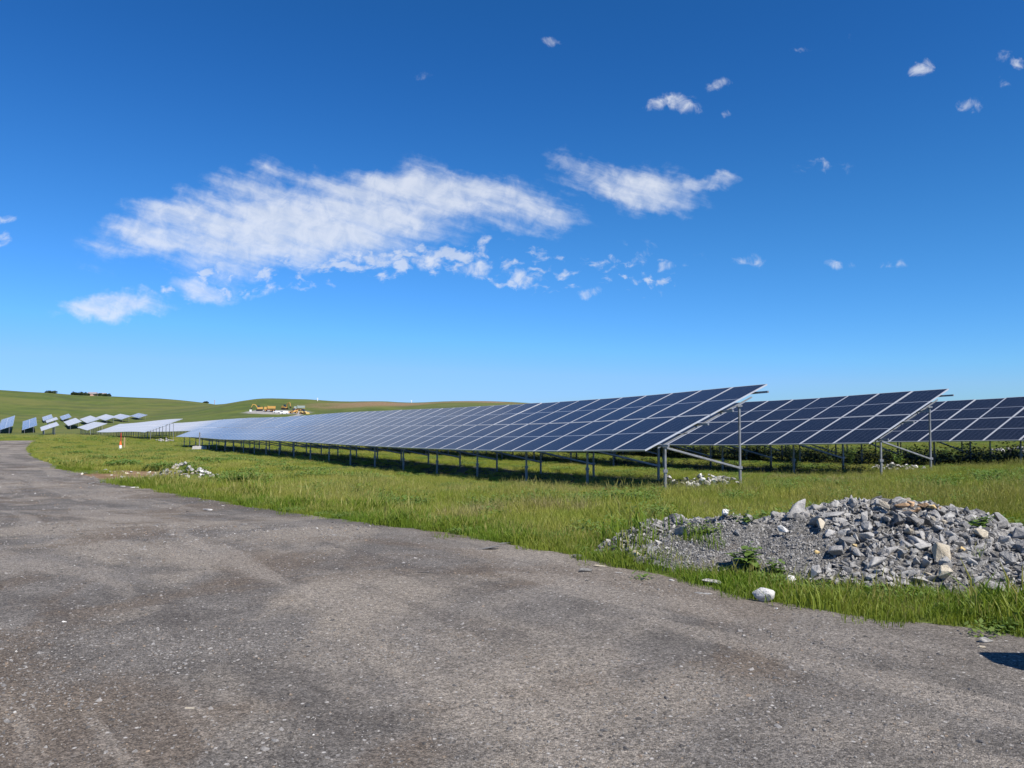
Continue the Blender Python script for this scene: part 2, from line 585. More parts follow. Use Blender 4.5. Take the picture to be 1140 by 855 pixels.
M_CONC = mat_paint('pale concrete', (.46, .44, .41), .9, 0, .15, 8, .2)
M_WOOD = mat_paint('raw timber', (.42, .30, .16), .8, 0, .2, 12, .2)
M_ORANGE = mat_paint('orange plastic', (.80, .13, .02), .5, 0, .08)
M_RED = mat_paint('red paint', (.42, .035, .025), .5, 0, .1)
M_WPAINT = mat_paint('white paint', (.78, .78, .77), .45, 0, .04)
M_YPAINT = mat_paint('yellow machine paint', (.52, .29, .07), .65, 0, .08)
M_YPALE = mat_paint('pale yellow paint', (.74, .52, .18), .5, 0, .08)
M_RUST = mat_paint('rust red paint', (.30, .07, .03), .7, 0, .15)
M_DARK = mat_paint('black rubber', (.03, .03, .032), .8, 0, .1, 6, .2)
M_WIN = mat_paint('dark window', (.03, .04, .05), .1, 0, .1)
M_PINK = mat_paint('pink wall', (.52, .33, .27), .85, 0, .1)
M_ROOF = mat_paint('grey roof', (.25, .22, .21), .8, 0, .1)
M_GREYG = mat_paint('grey green canvas', (.28, .33, .30), .8, 0, .1)
M_TRUNK = mat_paint('bark', (.10, .075, .05), .9, 0, .2, 10, .2)
M_STEM = mat_paint('green stem', (.10, .15, .04), .7, 0, .15, 10, .3)

# ------------------------------------------------------------------ ground and road sheets (one polar grid)
az_f = np.arange(-52, 52.01, .34)
az_b = np.arange(56, 304.1, 4)
az = np.concatenate([az_f, az_b])
nr = 470
rad = np.concatenate([[0.4, 1.0, 1.6, 2.1], np.exp(np.linspace(math.log(2.6), math.log(3200), nr))])
NA, NRR = len(az), len(rad)
AA, RR = np.meshgrid(np.radians(az), rad, indexing='ij')
GX, GY = RR * np.sin(AA), RR * np.cos(AA)
GZ = ground(GX.ravel(), GY.ravel()).reshape(GX.shape)
# uneven ground of the field
rdist = road_dist(GX.ravel(), GY.ravel()).reshape(GX.shape)
rough_n = wob(GX.ravel(), GY.ravel(), .5, 3.0).reshape(GX.shape) * .05 + wob(GX.ravel(), GY.ravel(), .04, 9.0).reshape(GX.shape) * np.clip(RR / 900, 0, .4)
GZF = GZ + np.where(rdist < 0, rough_n * np.clip(-rdist / 1.5, 0, 1), 0)
verts = np.stack([GX, GY, GZF], -1).reshape(-1, 3)
idx = np.arange(NA * NRR).reshape(NA, NRR)
nxt = np.roll(idx, -1, axis=0)
quads = np.stack([idx[:, :-1], nxt[:, :-1], nxt[:, 1:], idx[:, 1:]], -1).reshape(-1, 4)
quads = quads[:, ::-1]
center = len(verts)
verts = np.vstack([verts, [[0, 0, g1(0.01, 0.01)]]])
faces = [tuple(q) for q in quads] + [(int(nxt[i, 0]), int(idx[i, 0]), center)[::-1] for i in range(NA)]
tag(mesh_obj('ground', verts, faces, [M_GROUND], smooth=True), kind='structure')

inside = edge_dist(GX.ravel(), GY.ravel())
rz = GZF.ravel() + np.clip(inside * .12, -.06, .03) + np.where(RR.ravel() < 40, wob(GX.ravel(), GY.ravel(), .9, 8.0) * .012, 0) * np.clip(inside, 0, 1)
keep = inside > -.9
qk = keep[quads].all(1) & (RR.ravel()[quads].max(1) < 220)
used = np.unique(quads[qk])
remap = -np.ones(len(rz), int)
remap[used] = np.arange(len(used))
rv = np.stack([GX.ravel(), GY.ravel(), rz], -1)[used]
rf = [tuple(remap[q]) for q in quads[qk]]
cz = len(rv)
rv = np.vstack([rv, [[0, 0, g1(.01, .01) + .03]]])
rf += [(int(remap[nxt[i, 0]]), int(remap[idx[i, 0]]), cz)[::-1] for i in range(NA) if remap[idx[i, 0]] >= 0 and remap[nxt[i, 0]] >= 0]
tag(mesh_obj('road', rv, rf, [M_ROAD], smooth=True), kind='structure')

# ------------------------------------------------------------------ rocks
def rock_mesh(name, seed, n=15, flat=.75, rounding=0.0):
    rs = random.Random(seed)
    bm = bmesh.new()
    for i in range(n):
        v = Vector((rs.gauss(0, 1), rs.gauss(0, 1), rs.gauss(0, 1))).normalized() * rs.uniform(.75, 1.0)
        v.x *= rs.uniform(.9, 1.1)
        bm.verts.new((v.x * .5 * 1.15, v.y * .5 * .9, v.z * .5 * flat))
    r = bmesh.ops.convex_hull(bm, input=bm.verts)
    bmesh.ops.delete(bm, geom=[g for g in r['geom_interior'] if isinstance(g, bmesh.types.BMVert)], context='VERTS')
    bmesh.ops.bevel(bm, geom=list(bm.edges), offset=.022 + rounding, segments=1, affect='EDGES')
    me = bpy.data.meshes.new(name)
    bm.to_mesh(me)
    bm.free()
    return me


ROUND = [rock_mesh('rock', 700 + i, 40, .9, .02) for i in range(3)]
ROCKS = [rock_mesh('rock', 100 + i, random.Random(i).choice((9, 11, 13, 16)), random.Random(i * 3).uniform(.5, .95)) for i in range(26)]


def mesh_with(me, mat):
    key = me.name + '|' + mat.name
    if key not in mesh_with.cache:
        c = me.copy()
        c.materials.clear()
        c.materials.append(mat)
        mesh_with.cache[key] = c
    return mesh_with.cache[key]


mesh_with.cache = {}


def put_rock(p, size, mat, label, cat='rock', group=None, name='rock', rot=None, which=None, squash=(1, 1, 1), sink=.28):
    me = mesh_with(ROUND[which - 100] if which is not None and which >= 100 else ROCKS[which] if which is not None else random.choice(ROCKS), mat)
    o = bpy.data.objects.new(name, me)
    COL.objects.link(o)
    o.scale = (size * squash[0], size * squash[1], size * squash[2])
    o.rotation_euler = rot or (random.uniform(-.5, .5), random.uniform(-.5, .5), random.uniform(0, 6.28))
    M = o.rotation_euler.to_matrix()
    zmin = min((M @ Vector((v.co.x * o.scale[0], v.co.y * o.scale[1], v.co.z * o.scale[2]))).z for v in me.vertices)
    o.location = (p[0], p[1], p[2] - zmin - size * sink * squash[2])
    return tag(o, label, cat, group)


# heap mound
hx = np.arange(.3, 8.4, .06)
hy = np.arange(6.2, 11.6, .06)
HXX, HYY = np.meshgrid(hx, hy, indexing='ij')
HH = heap(HXX, HYY)
hn = wob(HXX.ravel(), HYY.ravel(), 2.2, 1.0).reshape(HXX.shape) * .07 + wob(HXX.ravel(), HYY.ravel(), 7, 4.0).reshape(HXX.shape) * .03
HZ = ground(HXX.ravel(), HYY.ravel()).reshape(HXX.shape) + np.where(HH > .01, HH + hn * np.clip(HH * 6, 0, 1) + .03, -.12)
hv = np.stack([HXX, HYY, HZ], -1).reshape(-1, 3)
hid = np.arange(HXX.size).reshape(HXX.shape)
hq = np.stack([hid[:-1, :-1], hid[1:, :-1], hid[1:, 1:], hid[:-1, 1:]], -1).reshape(-1, 4)
hq = hq[(HH.ravel()[hq] > .01).any(1)]
tag(mesh_obj('gravel_heap', hv, [tuple(q) for q in hq], [M_GRAVEL], smooth=True), 'loose grey gravel under the rocks of the roadside heap', 'gravel', kind='stuff')


def far_inside(x, y, taken, size):
    for a, b, c in taken:
        if (a - x) ** 2 + (b - y) ** 2 < (.36 * (c + size)) ** 2:
            return True
    return False


taken = []
CLEAR = [(*on_ground(222, 500.5)[:2], 1.2), (*on_ground(222, 503)[:2], 1.0), (*on_ground(222, 505)[:2], .9)]
# the ones that stand out
big = [
    ((1050, 632), .36, M_TAN, 'large pointed tan boulder standing low on the right front of the rubble heap', 2, (.8, .8, 1.3)),
    ((1092, 606), .27, M_TAN, 'pale cream slab lying on the upper right flank of the rubble heap', 5, (1.2, .8, .7)),
    ((1073, 621), .18, M_YEL, 'flat ochre yellow stone beside the pointed tan boulder', 6, (1.2, .8, .5)),
    ((985, 575), .24, M_TAN, 'long pinkish tan stone near the crest of the heap, left of the clay', 8, (1.5, .6, .6)),
    ((914, 594), .19, M_TAN, 'oblong cream stone on the left shoulder of the heap', 9, (1.5, .7, .7)),
    ((871, 599), .18, M_WHITE, 'white pointed stone where the gravel slope meets the heap rocks', 10, (1.1, .8, .9)),
    ((952, 617), .11, M_YEL, 'small yellow stone in the middle of the heap front', 11, (1.2, 1, .6)),
    ((910, 626), .10, M_YEL, 'little yellow stone low on the heap beside the leafy weed', 12, (.8, .8, 1.1)),
    ((1028, 619), .25, M_ROCK, 'big square grey block left of the pointed tan boulder', 13, (1.0, 1.0, .9)),
    ((1046, 598), .17, M_WHITE, 'pale white stone just above the square grey block', 14, (1.3, .8, .7)),
    ((926, 582), .24, M_ROCK, 'broad pale grey slab on the left crest of the heap', 15, (1.4, 1, .6)),
    ((917, 575), .15, M_ROCKD, 'dark blocky stone poking up on the left skyline of the heap', 16, (1.0, .9, .7)),
    ((1098, 592), .18, M_ROCKD, 'dark slab on the right skyline of the heap', 17, (1.4, .8, .7)),
    ((808, 581), .20, M_WHITE, 'rough white stone on top of the grassy left tail of the heap', 18, (1.0, .8, .9)),
    ((848, 583), .17, M_ROCK, 'grey flat stone behind the gravel slope, left of the main heap', 19, (1.3, .9, .6)),
]
big = [(p_, sz_ * .8, *r_) for p_, sz_, *r_ in big]
for (px, py), sz, mt, lb, wh, sq in big:
    p = on_heap(px, py) or on_ground(px, py)
    put_rock((p[0], p[1], p[2] + .07), sz, mt, lb, 'rock', None, 'rock', None, wh, sq, .08)
    taken.append((p[0], p[1], sz))
for k, (px, py, sz) in enumerate(((1004, 572, .15), (1015, 571, .18), (1027, 571, .16), (1038, 573, .15), (1012, 577, .12), (1022, 576, .12), (1046, 573, .12))):
    p = on_heap(px, py)
    if p:
        put_rock((p[0], p[1], p[2] + .07), sz * .85, M_BROWN if k != 3 else M_YEL, 'orange brown clay lump on the crest of the rubble heap', 'clay lump', 'clay lumps on the heap crest', 'clay_lump', squash=(1.3, 1, .7), sink=.15, rot=(random.uniform(-.2, .2), random.uniform(-.2, .2), random.uniform(0, 6)))
        taken.append((p[0], p[1], sz))

zones = {
    'left': ('grey angular rock on the left half of the big rubble heap', 'rocks on the left half of the heap'),
    'right': ('grey angular rock on the right half of the big rubble heap', 'rocks on the right half of the heap'),
    'tail': ('pale stone in the grassy tail left of the gravel slope', 'stones of the grassy heap tail'),
}
n_ind = 0
tries = 0
SIZES = sorted([random.lognormvariate(math.log(.145), .36) for _ in range(300)], reverse=True)
si = 0
while si < len(SIZES) and tries < 60000:
    tries += 1
    x, y = (random.uniform(1.0, 7.6) if random.random() < .5 else random.uniform(3.2, 6.6)), random.uniform(6.4, 9.6)
    h = float(heap(np.array([x]), np.array([y]))[0])
    if h < .02:
        continue
    # gravel slope keeps few rocks
    ing = ((x - 2.5) / .75) ** 2 + ((y - 8.35) / .75) ** 2 < 1 and y < 8.95
    if ing and random.random() < .97:
        continue
    if x < 2.3 and y < 9.2 and random.random() < .6:
        continue
    if y > 9.4 and random.random() < .5 and x > 2.2:
        continue
    sz = min(SIZES[si], .26)
    if far_inside(x, y, taken, sz):
        if tries % 150 == 0:
            si += 1
        continue
    zn = 'tail' if x < 2.3 else ('left' if x / y < .475 else 'right')
    if zn == 'tail':
        mt = random.choice((M_ROCK, M_WHITE, M_ROCK, M_TAN))
        sz *= .8
    else:
        mt = random.choice((M_ROCK, M_ROCK, M_ROCK, M_ROCKD, M_ROCK, M_ROCKD, M_ROCK, M_WHITE if random.random() < .3 else M_ROCK, M_TAN if random.random() < .5 else M_ROCK))
    if mt is M_WHITE and sz > .13:
        mt = M_ROCK
    lb, gp = zones[zn]
    put_rock((x, y, heap_z(x, y) + .05), sz, mt, lb, 'rock', gp, squash=(random.uniform(.9, 1.35), random.uniform(.7, 1.0), random.uniform(.6, 1.0)), sink=.2,
             rot=(random.uniform(-.7, .7), random.uniform(-.7, .7), random.uniform(0, 6.28)))
    taken.append((x, y, sz))
    n_ind += 1
    si += 1

# stones on the verge and the road edge
verge = [
    ((851, 673), .165, M_WHITE, 'bright white boulder on the road edge in front of the heap', 100, (1.15, .95, .95), .1),
    ((880, 652), .13, M_WHITE, 'rough white stone in the grass behind the white boulder', 101, (1, .8, .9), .2),
    ((709, 626), .17, M_TAN, 'round pale stone in the grass left of the gravel slope', 102, (1, .9, .9), .12),
    ((795, 652), .21, M_ROCK, 'flat grey stone lying on the road edge below the gravel slope', 20, (1.4, .8, .35), .2),
    ((1098, 720), .11, M_ROCK, 'grey rounded stone on the gravel near the shadow at the lower right', 12, (1.1, 1, .8), .1),
    ((1093, 725), .055, M_TAN, 'small tan stone touching the grey stone at the lower right', 22, (1.3, .9, .6), .2),
    ((778, 664), .07, M_ROCK, 'left one of two small flat stones on the road below the flat grey stone', 23, (1.3, 1, .5), .2),
    ((787, 665), .08, M_ROCK, 'right one of two small flat stones on the road below the flat grey stone', 24, (1.3, .9, .5), .2),
    ((668, 634), .11, M_TAN, 'pinkish flat stone on the road edge left of the round pale stone', 25, (1.6, .7, .4), .2),
    ((652, 640), .13, M_ROCKD, 'dark grey stone on the gravel at the road edge', 0, (1.2, .8, .6), .2),
    ((643, 622), .16, M_ROCKD, 'dark flat stone where the grass verge starts left of the heap', 1, (1.4, .8, .5), .2),
    ((672, 616), .2, M_ROCK, 'weathered grey stone half sunk in verge grass left of the heap', 2, (1.4, .8, .55), .3),
    ((688, 641), .12, M_ROCK, 'grey stone half buried in the road edge below the round pale stone', 3, (1.2, .9, .5), .3),
    ((560, 609), .10, M_ROCKD, 'dark clod at the grass edge in the middle of the verge', 4, (2.2, .7, .35), .2),
    ((545, 614.5), .17, M_ROCKD, 'long flat dark piece standing in for a pothole shadow on the road edge in the middle', 5, (2.6, .8, .22), .3),  # dark flat rock laid in place of a pothole's shadow
    ((470, 641), .12, M_ROCKD, 'thin dark flat piece lying alone on the gravel road', 6, (2.2, .8, .2), .3),  # low dark flattened rock on the gravel
    ((865, 683), .03, M_WHITE, 'tiny white pebble right of the white boulder', 8, (1, 1, .8), .2),
    ((748, 650), .06, M_WHITE, 'small white stone at the verge below the gravel slope', 9, (1.2, 1, .6), .2),
    ((209, 796), .055, M_TAN, 'flat yellowish stone on the road, nearest to the viewer', 10, (1.5, .7, .5), .25),
    ((162, 780), .03, M_DARK, 'dark twig like chip on the road beside the yellowish stone', 11, (1.9, .5, .4), .2),
    ((72, 698), .05, M_WHITE, 'small white stone on the left of the road', 12, (1.1, 1, .8), .2),
    ((136, 532), .2, M_WHITE, 'white stone left on the bare soil patch by the left bend', 13, (1.2, 1, .7), .2),
    ((167, 535), .42, M_WHITE, 'flat white slab in front of the small rubble pile by the left bend', 14, (1.4, .8, .4), .2),
    ((104, 540), .2, M_WHITE, 'pale flat stone on the road edge at the left bend', 15, (1.6, .9, .4), .2),
    ((138, 543), .16, M_ROCK, 'grey flat stone on the road edge below the bare soil', 16, (1.5, .9, .5), .2),
    ((150, 544), .24, M_WHITE, 'elongated pale stone on the road edge under the white slab', 17, (1.7, .7, .4), .2),
    ((233, 570), .15, M_WHITE, 'lone pale stone on the road near the left verge', 18, (1.6, .9, .4), .2),
    ((250, 565), .10, M_WHITE, 'smaller pale chip on the road right of the lone pale stone', 19, (1.6, .9, .4), .2),
]
for (px, py), sz, mt, lb, wh, sq, sk in verge:
    p = on_ground(px, py)
    CLEAR.append((p[0], p[1], sz * .5))
    put_rock((p[0], p[1], p[2] + .03), sz, mt, lb, 'stone', None, 'stone', (random.uniform(-.15, .15), random.uniform(-.15, .15), random.uniform(-.5, .5)), wh, sq, sk)

for px_ in range(110, 178, 9):
    for py_ in (524, 529, 533):
        CLEAR.append((*on_ground(px_, py_)[:2], 1.1))
for px_ in range(178, 236, 9):
    CLEAR.append((*on_ground(px_, 536)[:2], .8))
# small rubble pile by the left bend
for i in range(64):
    a, r = random.uniform(0, 6.28), math.sqrt(random.random())
    x, y = P_PILE[0] + 1.0 * r * math.cos(a) * 1.15, P_PILE[1] + 1.0 * r * math.sin(a) * .8
    h = .46 * (1 - r ** 1.2)
    put_rock((x, y, g1(x, y) + h), random.uniform(.12, .25), random.choice((M_PEB, M_ROCK, M_ROCK, M_ROCK, M_TAN, M_ROCK, M_WHITE)), 'pale rubble stone in the small pile by the left bend', 'rubble stone',
             'stones of the small pile by the left bend', 'rubble_stone', sink=.15)
for i in range(44):
    x, y = P_BARE[0] + random.uniform(-2.2, 2.2), P_BARE[1] + random.uniform(-2.5, 2.5)
    put_rock((x, y, g1(x, y)), random.uniform(.07, .2), random.choice((M_PEB, M_TAN, M_WHITE, M_ROCK)), 'small pale stone scattered on the bare soil by the left bend', 'stone',
             'stones scattered on the bare soil', 'stone', squash=(1.2, 1, .6))


def stone_band(a, b, w, n, s0, s1, h, label, group, mats=(None,)):
    A, B = on_ground(*a), on_ground(*b)
    for t in np.linspace(0, 1, 8):
        CLEAR.append((A[0] + (B[0] - A[0]) * t, A[1] + (B[1] - A[1]) * t - .35, w + .25))
    for i in range(n):
        t = random.random()
        x = A[0] + (B[0] - A[0]) * t + random.uniform(-w, w)
        y = A[1] + (B[1] - A[1]) * t + random.uniform(-w, w)
        put_rock((x, y, g1(x, y) + random.uniform(0, h)), random.uniform(s0, s1), random.choice((M_ROCK, M_ROCK, M_ROCK, M_PEB, M_WHITE)), label, 'stone', group, 'stone', sink=.15)


stone_band((752, 543), (812, 541), .32, 70, .10, .22, .22, 'grey stone in the low band between the end posts of the first row', 'stones between the end posts of the first row')
stone_band((982, 523), (1018, 523), .35, 34, .12, .24, .15, 'grey stone by the end posts of the second row', 'stones by the end posts of the second row')
stone_band((1104, 506), (1150, 505), .5, 34, .2, .34, .35, 'pale grey stone in the pile seen under the third row', 'stones piled under the third row')

stone_band((172, 491.5), (190, 491.5), .3, 16, .25, .45, .2, 'pale stone under the open end of the pale far row', 'stones under the open end of the far row')

# ------------------------------------------------------------------ scattered stuff: instancing on points
def scatter(name, pts, scl, rot, kind, sources, tilt=None):
    me = bpy.data.meshes.new(name)
    me.from_pydata([tuple(p) for p in pts], [], [])
    for nm, arr, ty in (('scl', scl, 'FLOAT'), ('rot', rot, 'FLOAT'), ('pick', kind, 'INT')):
        at = me.attributes.new(nm, ty, 'POINT')
        at.data.foreach_set('value', np.asarray(arr))
    o = bpy.data.objects.new(name, me)
    COL.objects.link(o)
    c = bpy.data.collections.new(name + ' sources')
    for s in sources:
        c.objects.link(s)
    ng = bpy.data.node_groups.new(name + ' scatter', 'GeometryNodeTree')
    ng.interface.new_socket('Geometry', in_out='INPUT', socket_type='NodeSocketGeometry')
    ng.interface.new_socket('Geometry', in_out='OUTPUT', socket_type='NodeSocketGeometry')
    N, Lk = ng.nodes, ng.links
    gi, go = N.new('NodeGroupInput'), N.new('NodeGroupOutput')
    ip = N.new('GeometryNodeInstanceOnPoints')
    ci = N.new('GeometryNodeCollectionInfo')
    ci.inputs['Collection'].default_value = c
    ci.inputs['Separate Children'].default_value = True
    ci.inputs['Reset Children'].default_value = True
    ip.inputs['Pick Instance'].default_value = True

    def attr(nm, ty):
        a = N.new('GeometryNodeInputNamedAttribute')
        a.data_type = ty
        a.inputs[0].default_value = nm
        return a.outputs[0]
    cx = N.new('ShaderNodeCombineXYZ')
    Lk.new(attr('rot', 'FLOAT'), cx.inputs[2])
    Lk.new(gi.outputs[0], ip.inputs['Points'])
    Lk.new(ci.outputs[0], ip.inputs['Instance'])
    Lk.new(attr('pick', 'INT'), ip.inputs['Instance Index'])
    Lk.new(cx.outputs[0], ip.inputs['Rotation'])
    Lk.new(attr('scl', 'FLOAT'), ip.inputs['Scale'])
    Lk.new(ip.outputs[0], go.inputs[0])
    md = o.modifiers.new('scatter', 'NODES')
    md.node_group = ng
    return o


def tuft(name, seed, n, rad_, h0, h1, width, mats, seeds=0, lean=.35):
    rs = random.Random(seed)
    mb = MB()
    for i in range(n):
        a, r = rs.uniform(0, 6.283), rad_ * math.sqrt(rs.random())
        x, y = r * math.cos(a), r * math.sin(a)
        h = rs.uniform(h0, h1)
        d = rs.uniform(0, 6.283)
        ln = rs.uniform(.05, lean) * h
        dx, dy = math.cos(d) * ln, math.sin(d) * ln
        f = rs.uniform(0, 3.1416)
        wx, wy = math.cos(f) * width / 2, math.sin(f) * width / 2
        isseed = i < seeds
        if isseed:
            h *= rs.uniform(1.15, 1.45)
            wx *= .45
            wy *= .45
        P = [(x, y, -.03), (x + dx * .28, y + dy * .28, h * .55), (x + dx, y + dy, h * (1.0 if isseed else .93))]
        vs = [(P[0][0] - wx, P[0][1] - wy, P[0][2]), (P[0][0] + wx, P[0][1] + wy, P[0][2]),
              (P[1][0] - wx * .8, P[1][1] - wy * .8, P[1][2]), (P[1][0] + wx * .8, P[1][1] + wy * .8, P[1][2]), P[2]]
        mb.add(vs, [(0, 1, 3, 2), (2, 3, 4)], 0)
        if isseed:
            q = P[2]
            ww = width * 1.1
            L_ = rs.uniform(.05, .10)
            ux, uy = dx / (ln + 1e-6) * .03, dy / (ln + 1e-6) * .03
            mb.add([(q[0], q[1], q[2] - L_), (q[0] - wx * 2.4, q[1] - wy * 2.4, q[2] - L_ * .4), (q[0] + ux, q[1] + uy, q[2] + L_ * .4), (q[0] + wx * 2.4, q[1] + wy * 2.4, q[2] - L_ * .4)], [(0, 1, 2, 3)], 1)
            mb.add([(q[0], q[1], q[2] - L_), (q[0] - wy * 2.4, q[1] + wx * 2.4, q[2] - L_ * .4), (q[0] + ux, q[1] + uy, q[2] + L_ * .4), (q[0] + wy * 2.4, q[1] - wx * 2.4, q[2] - L_ * .4)], [(0, 1, 2, 3)], 1)
    return mesh_obj(name, mb.v, mb.f, mats, None, False, mb.m, link=False)


near = [tuft('meadow_tuft_%s' % c, 20 + i, 52, .17, .07, (.20, .24, .27, .30)[i], .007, [M_GRASS, M_SEED], (0, 2, 6, 14)[i], .55) for i, c in enumerate('abcd')]
wide = [tuft('wide_tuft_%s' % c, 40 + i, 70, .30, .07, (.21, .25, .29)[i], .013, [M_GRASS, M_SEED], (1, 5, 14)[i], .55) for i, c in enumerate('abc')]
short = [tuft('verge_tuft_%s' % c, 60 + i, 56, .13, .03, .115, .006, [M_VERGE, M_SEED], (0, 1, 2)[i], .8) for i, c in enumerate('abc')]


def leaf_tuft(name, seed, n, rad_, h, L0):
    rs = random.Random(seed)
    mb = MB()
    for k in range(n):
        a, r = rs.uniform(0, 6.28), rad_ * math.sqrt(rs.random())
        b = Vector((r * math.cos(a), r * math.sin(a), h * rs.uniform(.1, 1)))
        d = rs.uniform(0, 6.28)
        L = L0 * rs.uniform(.5, 1.2)
        dr = Vector((math.cos(d), math.sin(d), rs.uniform(-.2, .8))).normalized()
        sd = dr.cross(Vector((0, 0, 1))).normalized() * L * .3
        mb.add([b, b + dr * L * .45 + sd, b + dr * L, b + dr * L * .45 - sd], [(0, 1, 2, 3)])
    return mesh_obj(name, mb.v, mb.f, [M_LEAF], None, link=False)


near.append(leaf_tuft('meadow_tuft_e', 81, 60, .2, .2, .075))
wide.append(leaf_tuft('wide_tuft_d', 82, 70, .34, .22, .11))
short.append(leaf_tuft('verge_tuft_d', 83, 46, .15, .09, .055))
for t_ in (tuft('meadow_tuft_f', 84, 40, .18, .08, .26, .007, [M_STRAW, M_SEED], 8, .7),):
    near.append(t_)


def wedge(y0, y1, dens, half=.80):
    area = half * (y1 * y1 - y0 * y0)
    n = int(area * dens)
    y = np.sqrt(rng.uniform(y0 * y0, y1 * y1, n))
    x = rng.uniform(-half, half, n) * y
    return x, y


def field_mask(x, y, margin=.0):
    rd = edge_dist(x, y)
    ok = rd < -margin
    hp = heap(x, y)
    for qx, qy, qr in CLEAR:
        ok &= (np.hypot(x - qx, y - (qy - qr * .6)) > qr)
    qv = x * NX + y * NY - QA
    sv = x * RX + y * RY - SA
    for q0, sa in ((0, 0), (8, -.3), (16.1, -6), (24.2, -12)):
        ok &= ~((qv > q0 + .35) & (qv < q0 + 4.3) & (sv > sa + .4) & (sv < 66)) | (rng.random(len(x)) < .22)
    ok &= (hp < .03) | ((x < 2.2) & (hp < .30) & (rng.random(len(x)) < .16)) | (rng.random(len(x)) < .003)
    for p, rx, ry in ((P_BARE, 2.5, 4.2), (P_PILE, 1.5, 2.8), (P_BARE2, 1.3, 1.2)):
        e = ((x - p[0]) / rx) ** 2 + ((y - p[1] + .35 * ry) / ry) ** 2
        ok &= (e > 1) | (rng.random(len(x)) < .03)
    return ok, rd


def snap(x, y):
    return np.stack([x, y, ground(x, y) + np.where(heap(x, y) > .01, heap(x, y), 0)], -1)


def low_near_rows(x, y):
    q_ = x * NX + y * NY - QA
    s_ = x * RX + y * RY - SA
    return 1 - .5 * np.clip((q_ + 3.2) / 1.5, 0, 1) * np.clip((s_ + 2) / 2, 0, 1)


X, Y, S, K = [], [], [], []
for y0, y1, dens in ((5, 14, 75), (14, 26, 42)):
    x, y = wedge(y0, y1, dens)
    ok, rd = field_mask(x, y, .04)
    lush = 1 + .45 * wob(x, y, .35, 6.0) + .45 * wob(x, y, 1.2, 16.0)
    tall = np.clip((-rd - .1) / 1.3, .35, 1.0)
    near_heap = (heap(x, y + .7) > 0) | (heap(x + .6, y) > 0) | (heap(x, y - .5) > 0) | (heap(x + .3, y + 1.1) > 0)
    tall = np.where(near_heap, np.minimum(tall, .48), tall)
    X.append(x[ok]); Y.append(y[ok]); S.append((rng.uniform(.7, 1.2, len(x)) * lush * tall * low_near_rows(x, y))[ok])
    pick = np.clip(np.round(1.4 + 3.2 * wob(x, y, .22, 31.0) + 1.6 * wob(x, y, 1.0, 33.0) + rng.normal(0, .7, len(x))), 0, 3).astype(int)
    pick = np.where((wob(x, y, .9, 41.0) > .22) & (rng.random(len(x)) < .55), 4, pick)
    pick = np.where((wob(x, y, .6, 51.0) > .30) & (rng.random(len(x)) < .6) | (rng.random(len(x)) < .02), 5, pick)
    K.append(pick[ok])
x, y, s, k = map(np.concatenate, (X, Y, S, K))
tag(scatter('meadow_grass', snap(x, y), s, rng.uniform(0, 6.28, len(x)), k, near), 'tall meadow grass with pale seed heads between road and panels', 'grass', kind='stuff')
X, Y, S, K = [], [], [], []
for y0, y1, dens in ((24, 45, 20), (45, 80, 9), (80, 170, 2.2)):
    x, y = wedge(y0, y1, dens)
    ok, rd = field_mask(x, y, .3)
    lush = 1 + .45 * wob(x, y, .25, 6.0) + .4 * wob(x, y, .9, 16.0)
    X.append(x[ok]); Y.append(y[ok]); S.append((rng.uniform(.7, 1.15, len(x)) * lush * low_near_rows(x, y) * (1.0 if y1 < 100 else 1.5))[ok])
    pk_ = np.clip(np.round(.9 + 2.4 * wob(x, y, .2, 31.0) + rng.normal(0, .6, len(x))), 0, 2).astype(int)
    pk_ = np.where((wob(x, y, .6, 41.0) > .24) & (rng.random(len(x)) < .5), 3, pk_)
    K.append(pk_[ok])
x, y, s, k = map(np.concatenate, (X, Y, S, K))
tag(scatter('field_grass', snap(x, y), s, rng.uniform(0, 6.28, len(x)), k, wide), 'meadow grass growing around and beyond the panel rows', 'grass', kind='stuff')
# short bright verge along the road edge
x, y = wedge(4.8, 34, 110)
ok, rd = field_mask(x, y, -.55)
ok &= (rd > -1.0 - .5 * wob(x, y, .6, 3.0)) | ((y < 8.2) & (x > 1.4) & (x < 6) & (rng.random(len(x)) < .7))
ok &= rng.random(len(x)) < np.where(rd > -.02, .30 * np.clip(1 - (rd + .02) / .6, 0, 1) ** 3, .95)
x, y, rd = x[ok], y[ok], rd[ok]
vk = np.where((wob(x, y, 1.3, 61.0) > .2) & (rng.random(len(x)) < .5), 3, rng.integers(0, 3, len(x)))
vs = rng.uniform(.7, 1.35, len(x)) * np.clip(1.0 - rd * .25, .45, 1.3) * (1 + 1.1 * np.clip(wob(x, y, 1.7, 21.0) - .12, 0, .6) * 2) * np.where(y > 18, 1.4, 1.0)
vs = np.where(vk == 3, np.minimum(vs, 1.1) * .85, vs)
tag(scatter('verge_grass', snap(x, y), vs, rng.uniform(0, 6.28, len(x)), vk, short),
    'short bright green grass along the road edge', 'grass', kind='stuff')

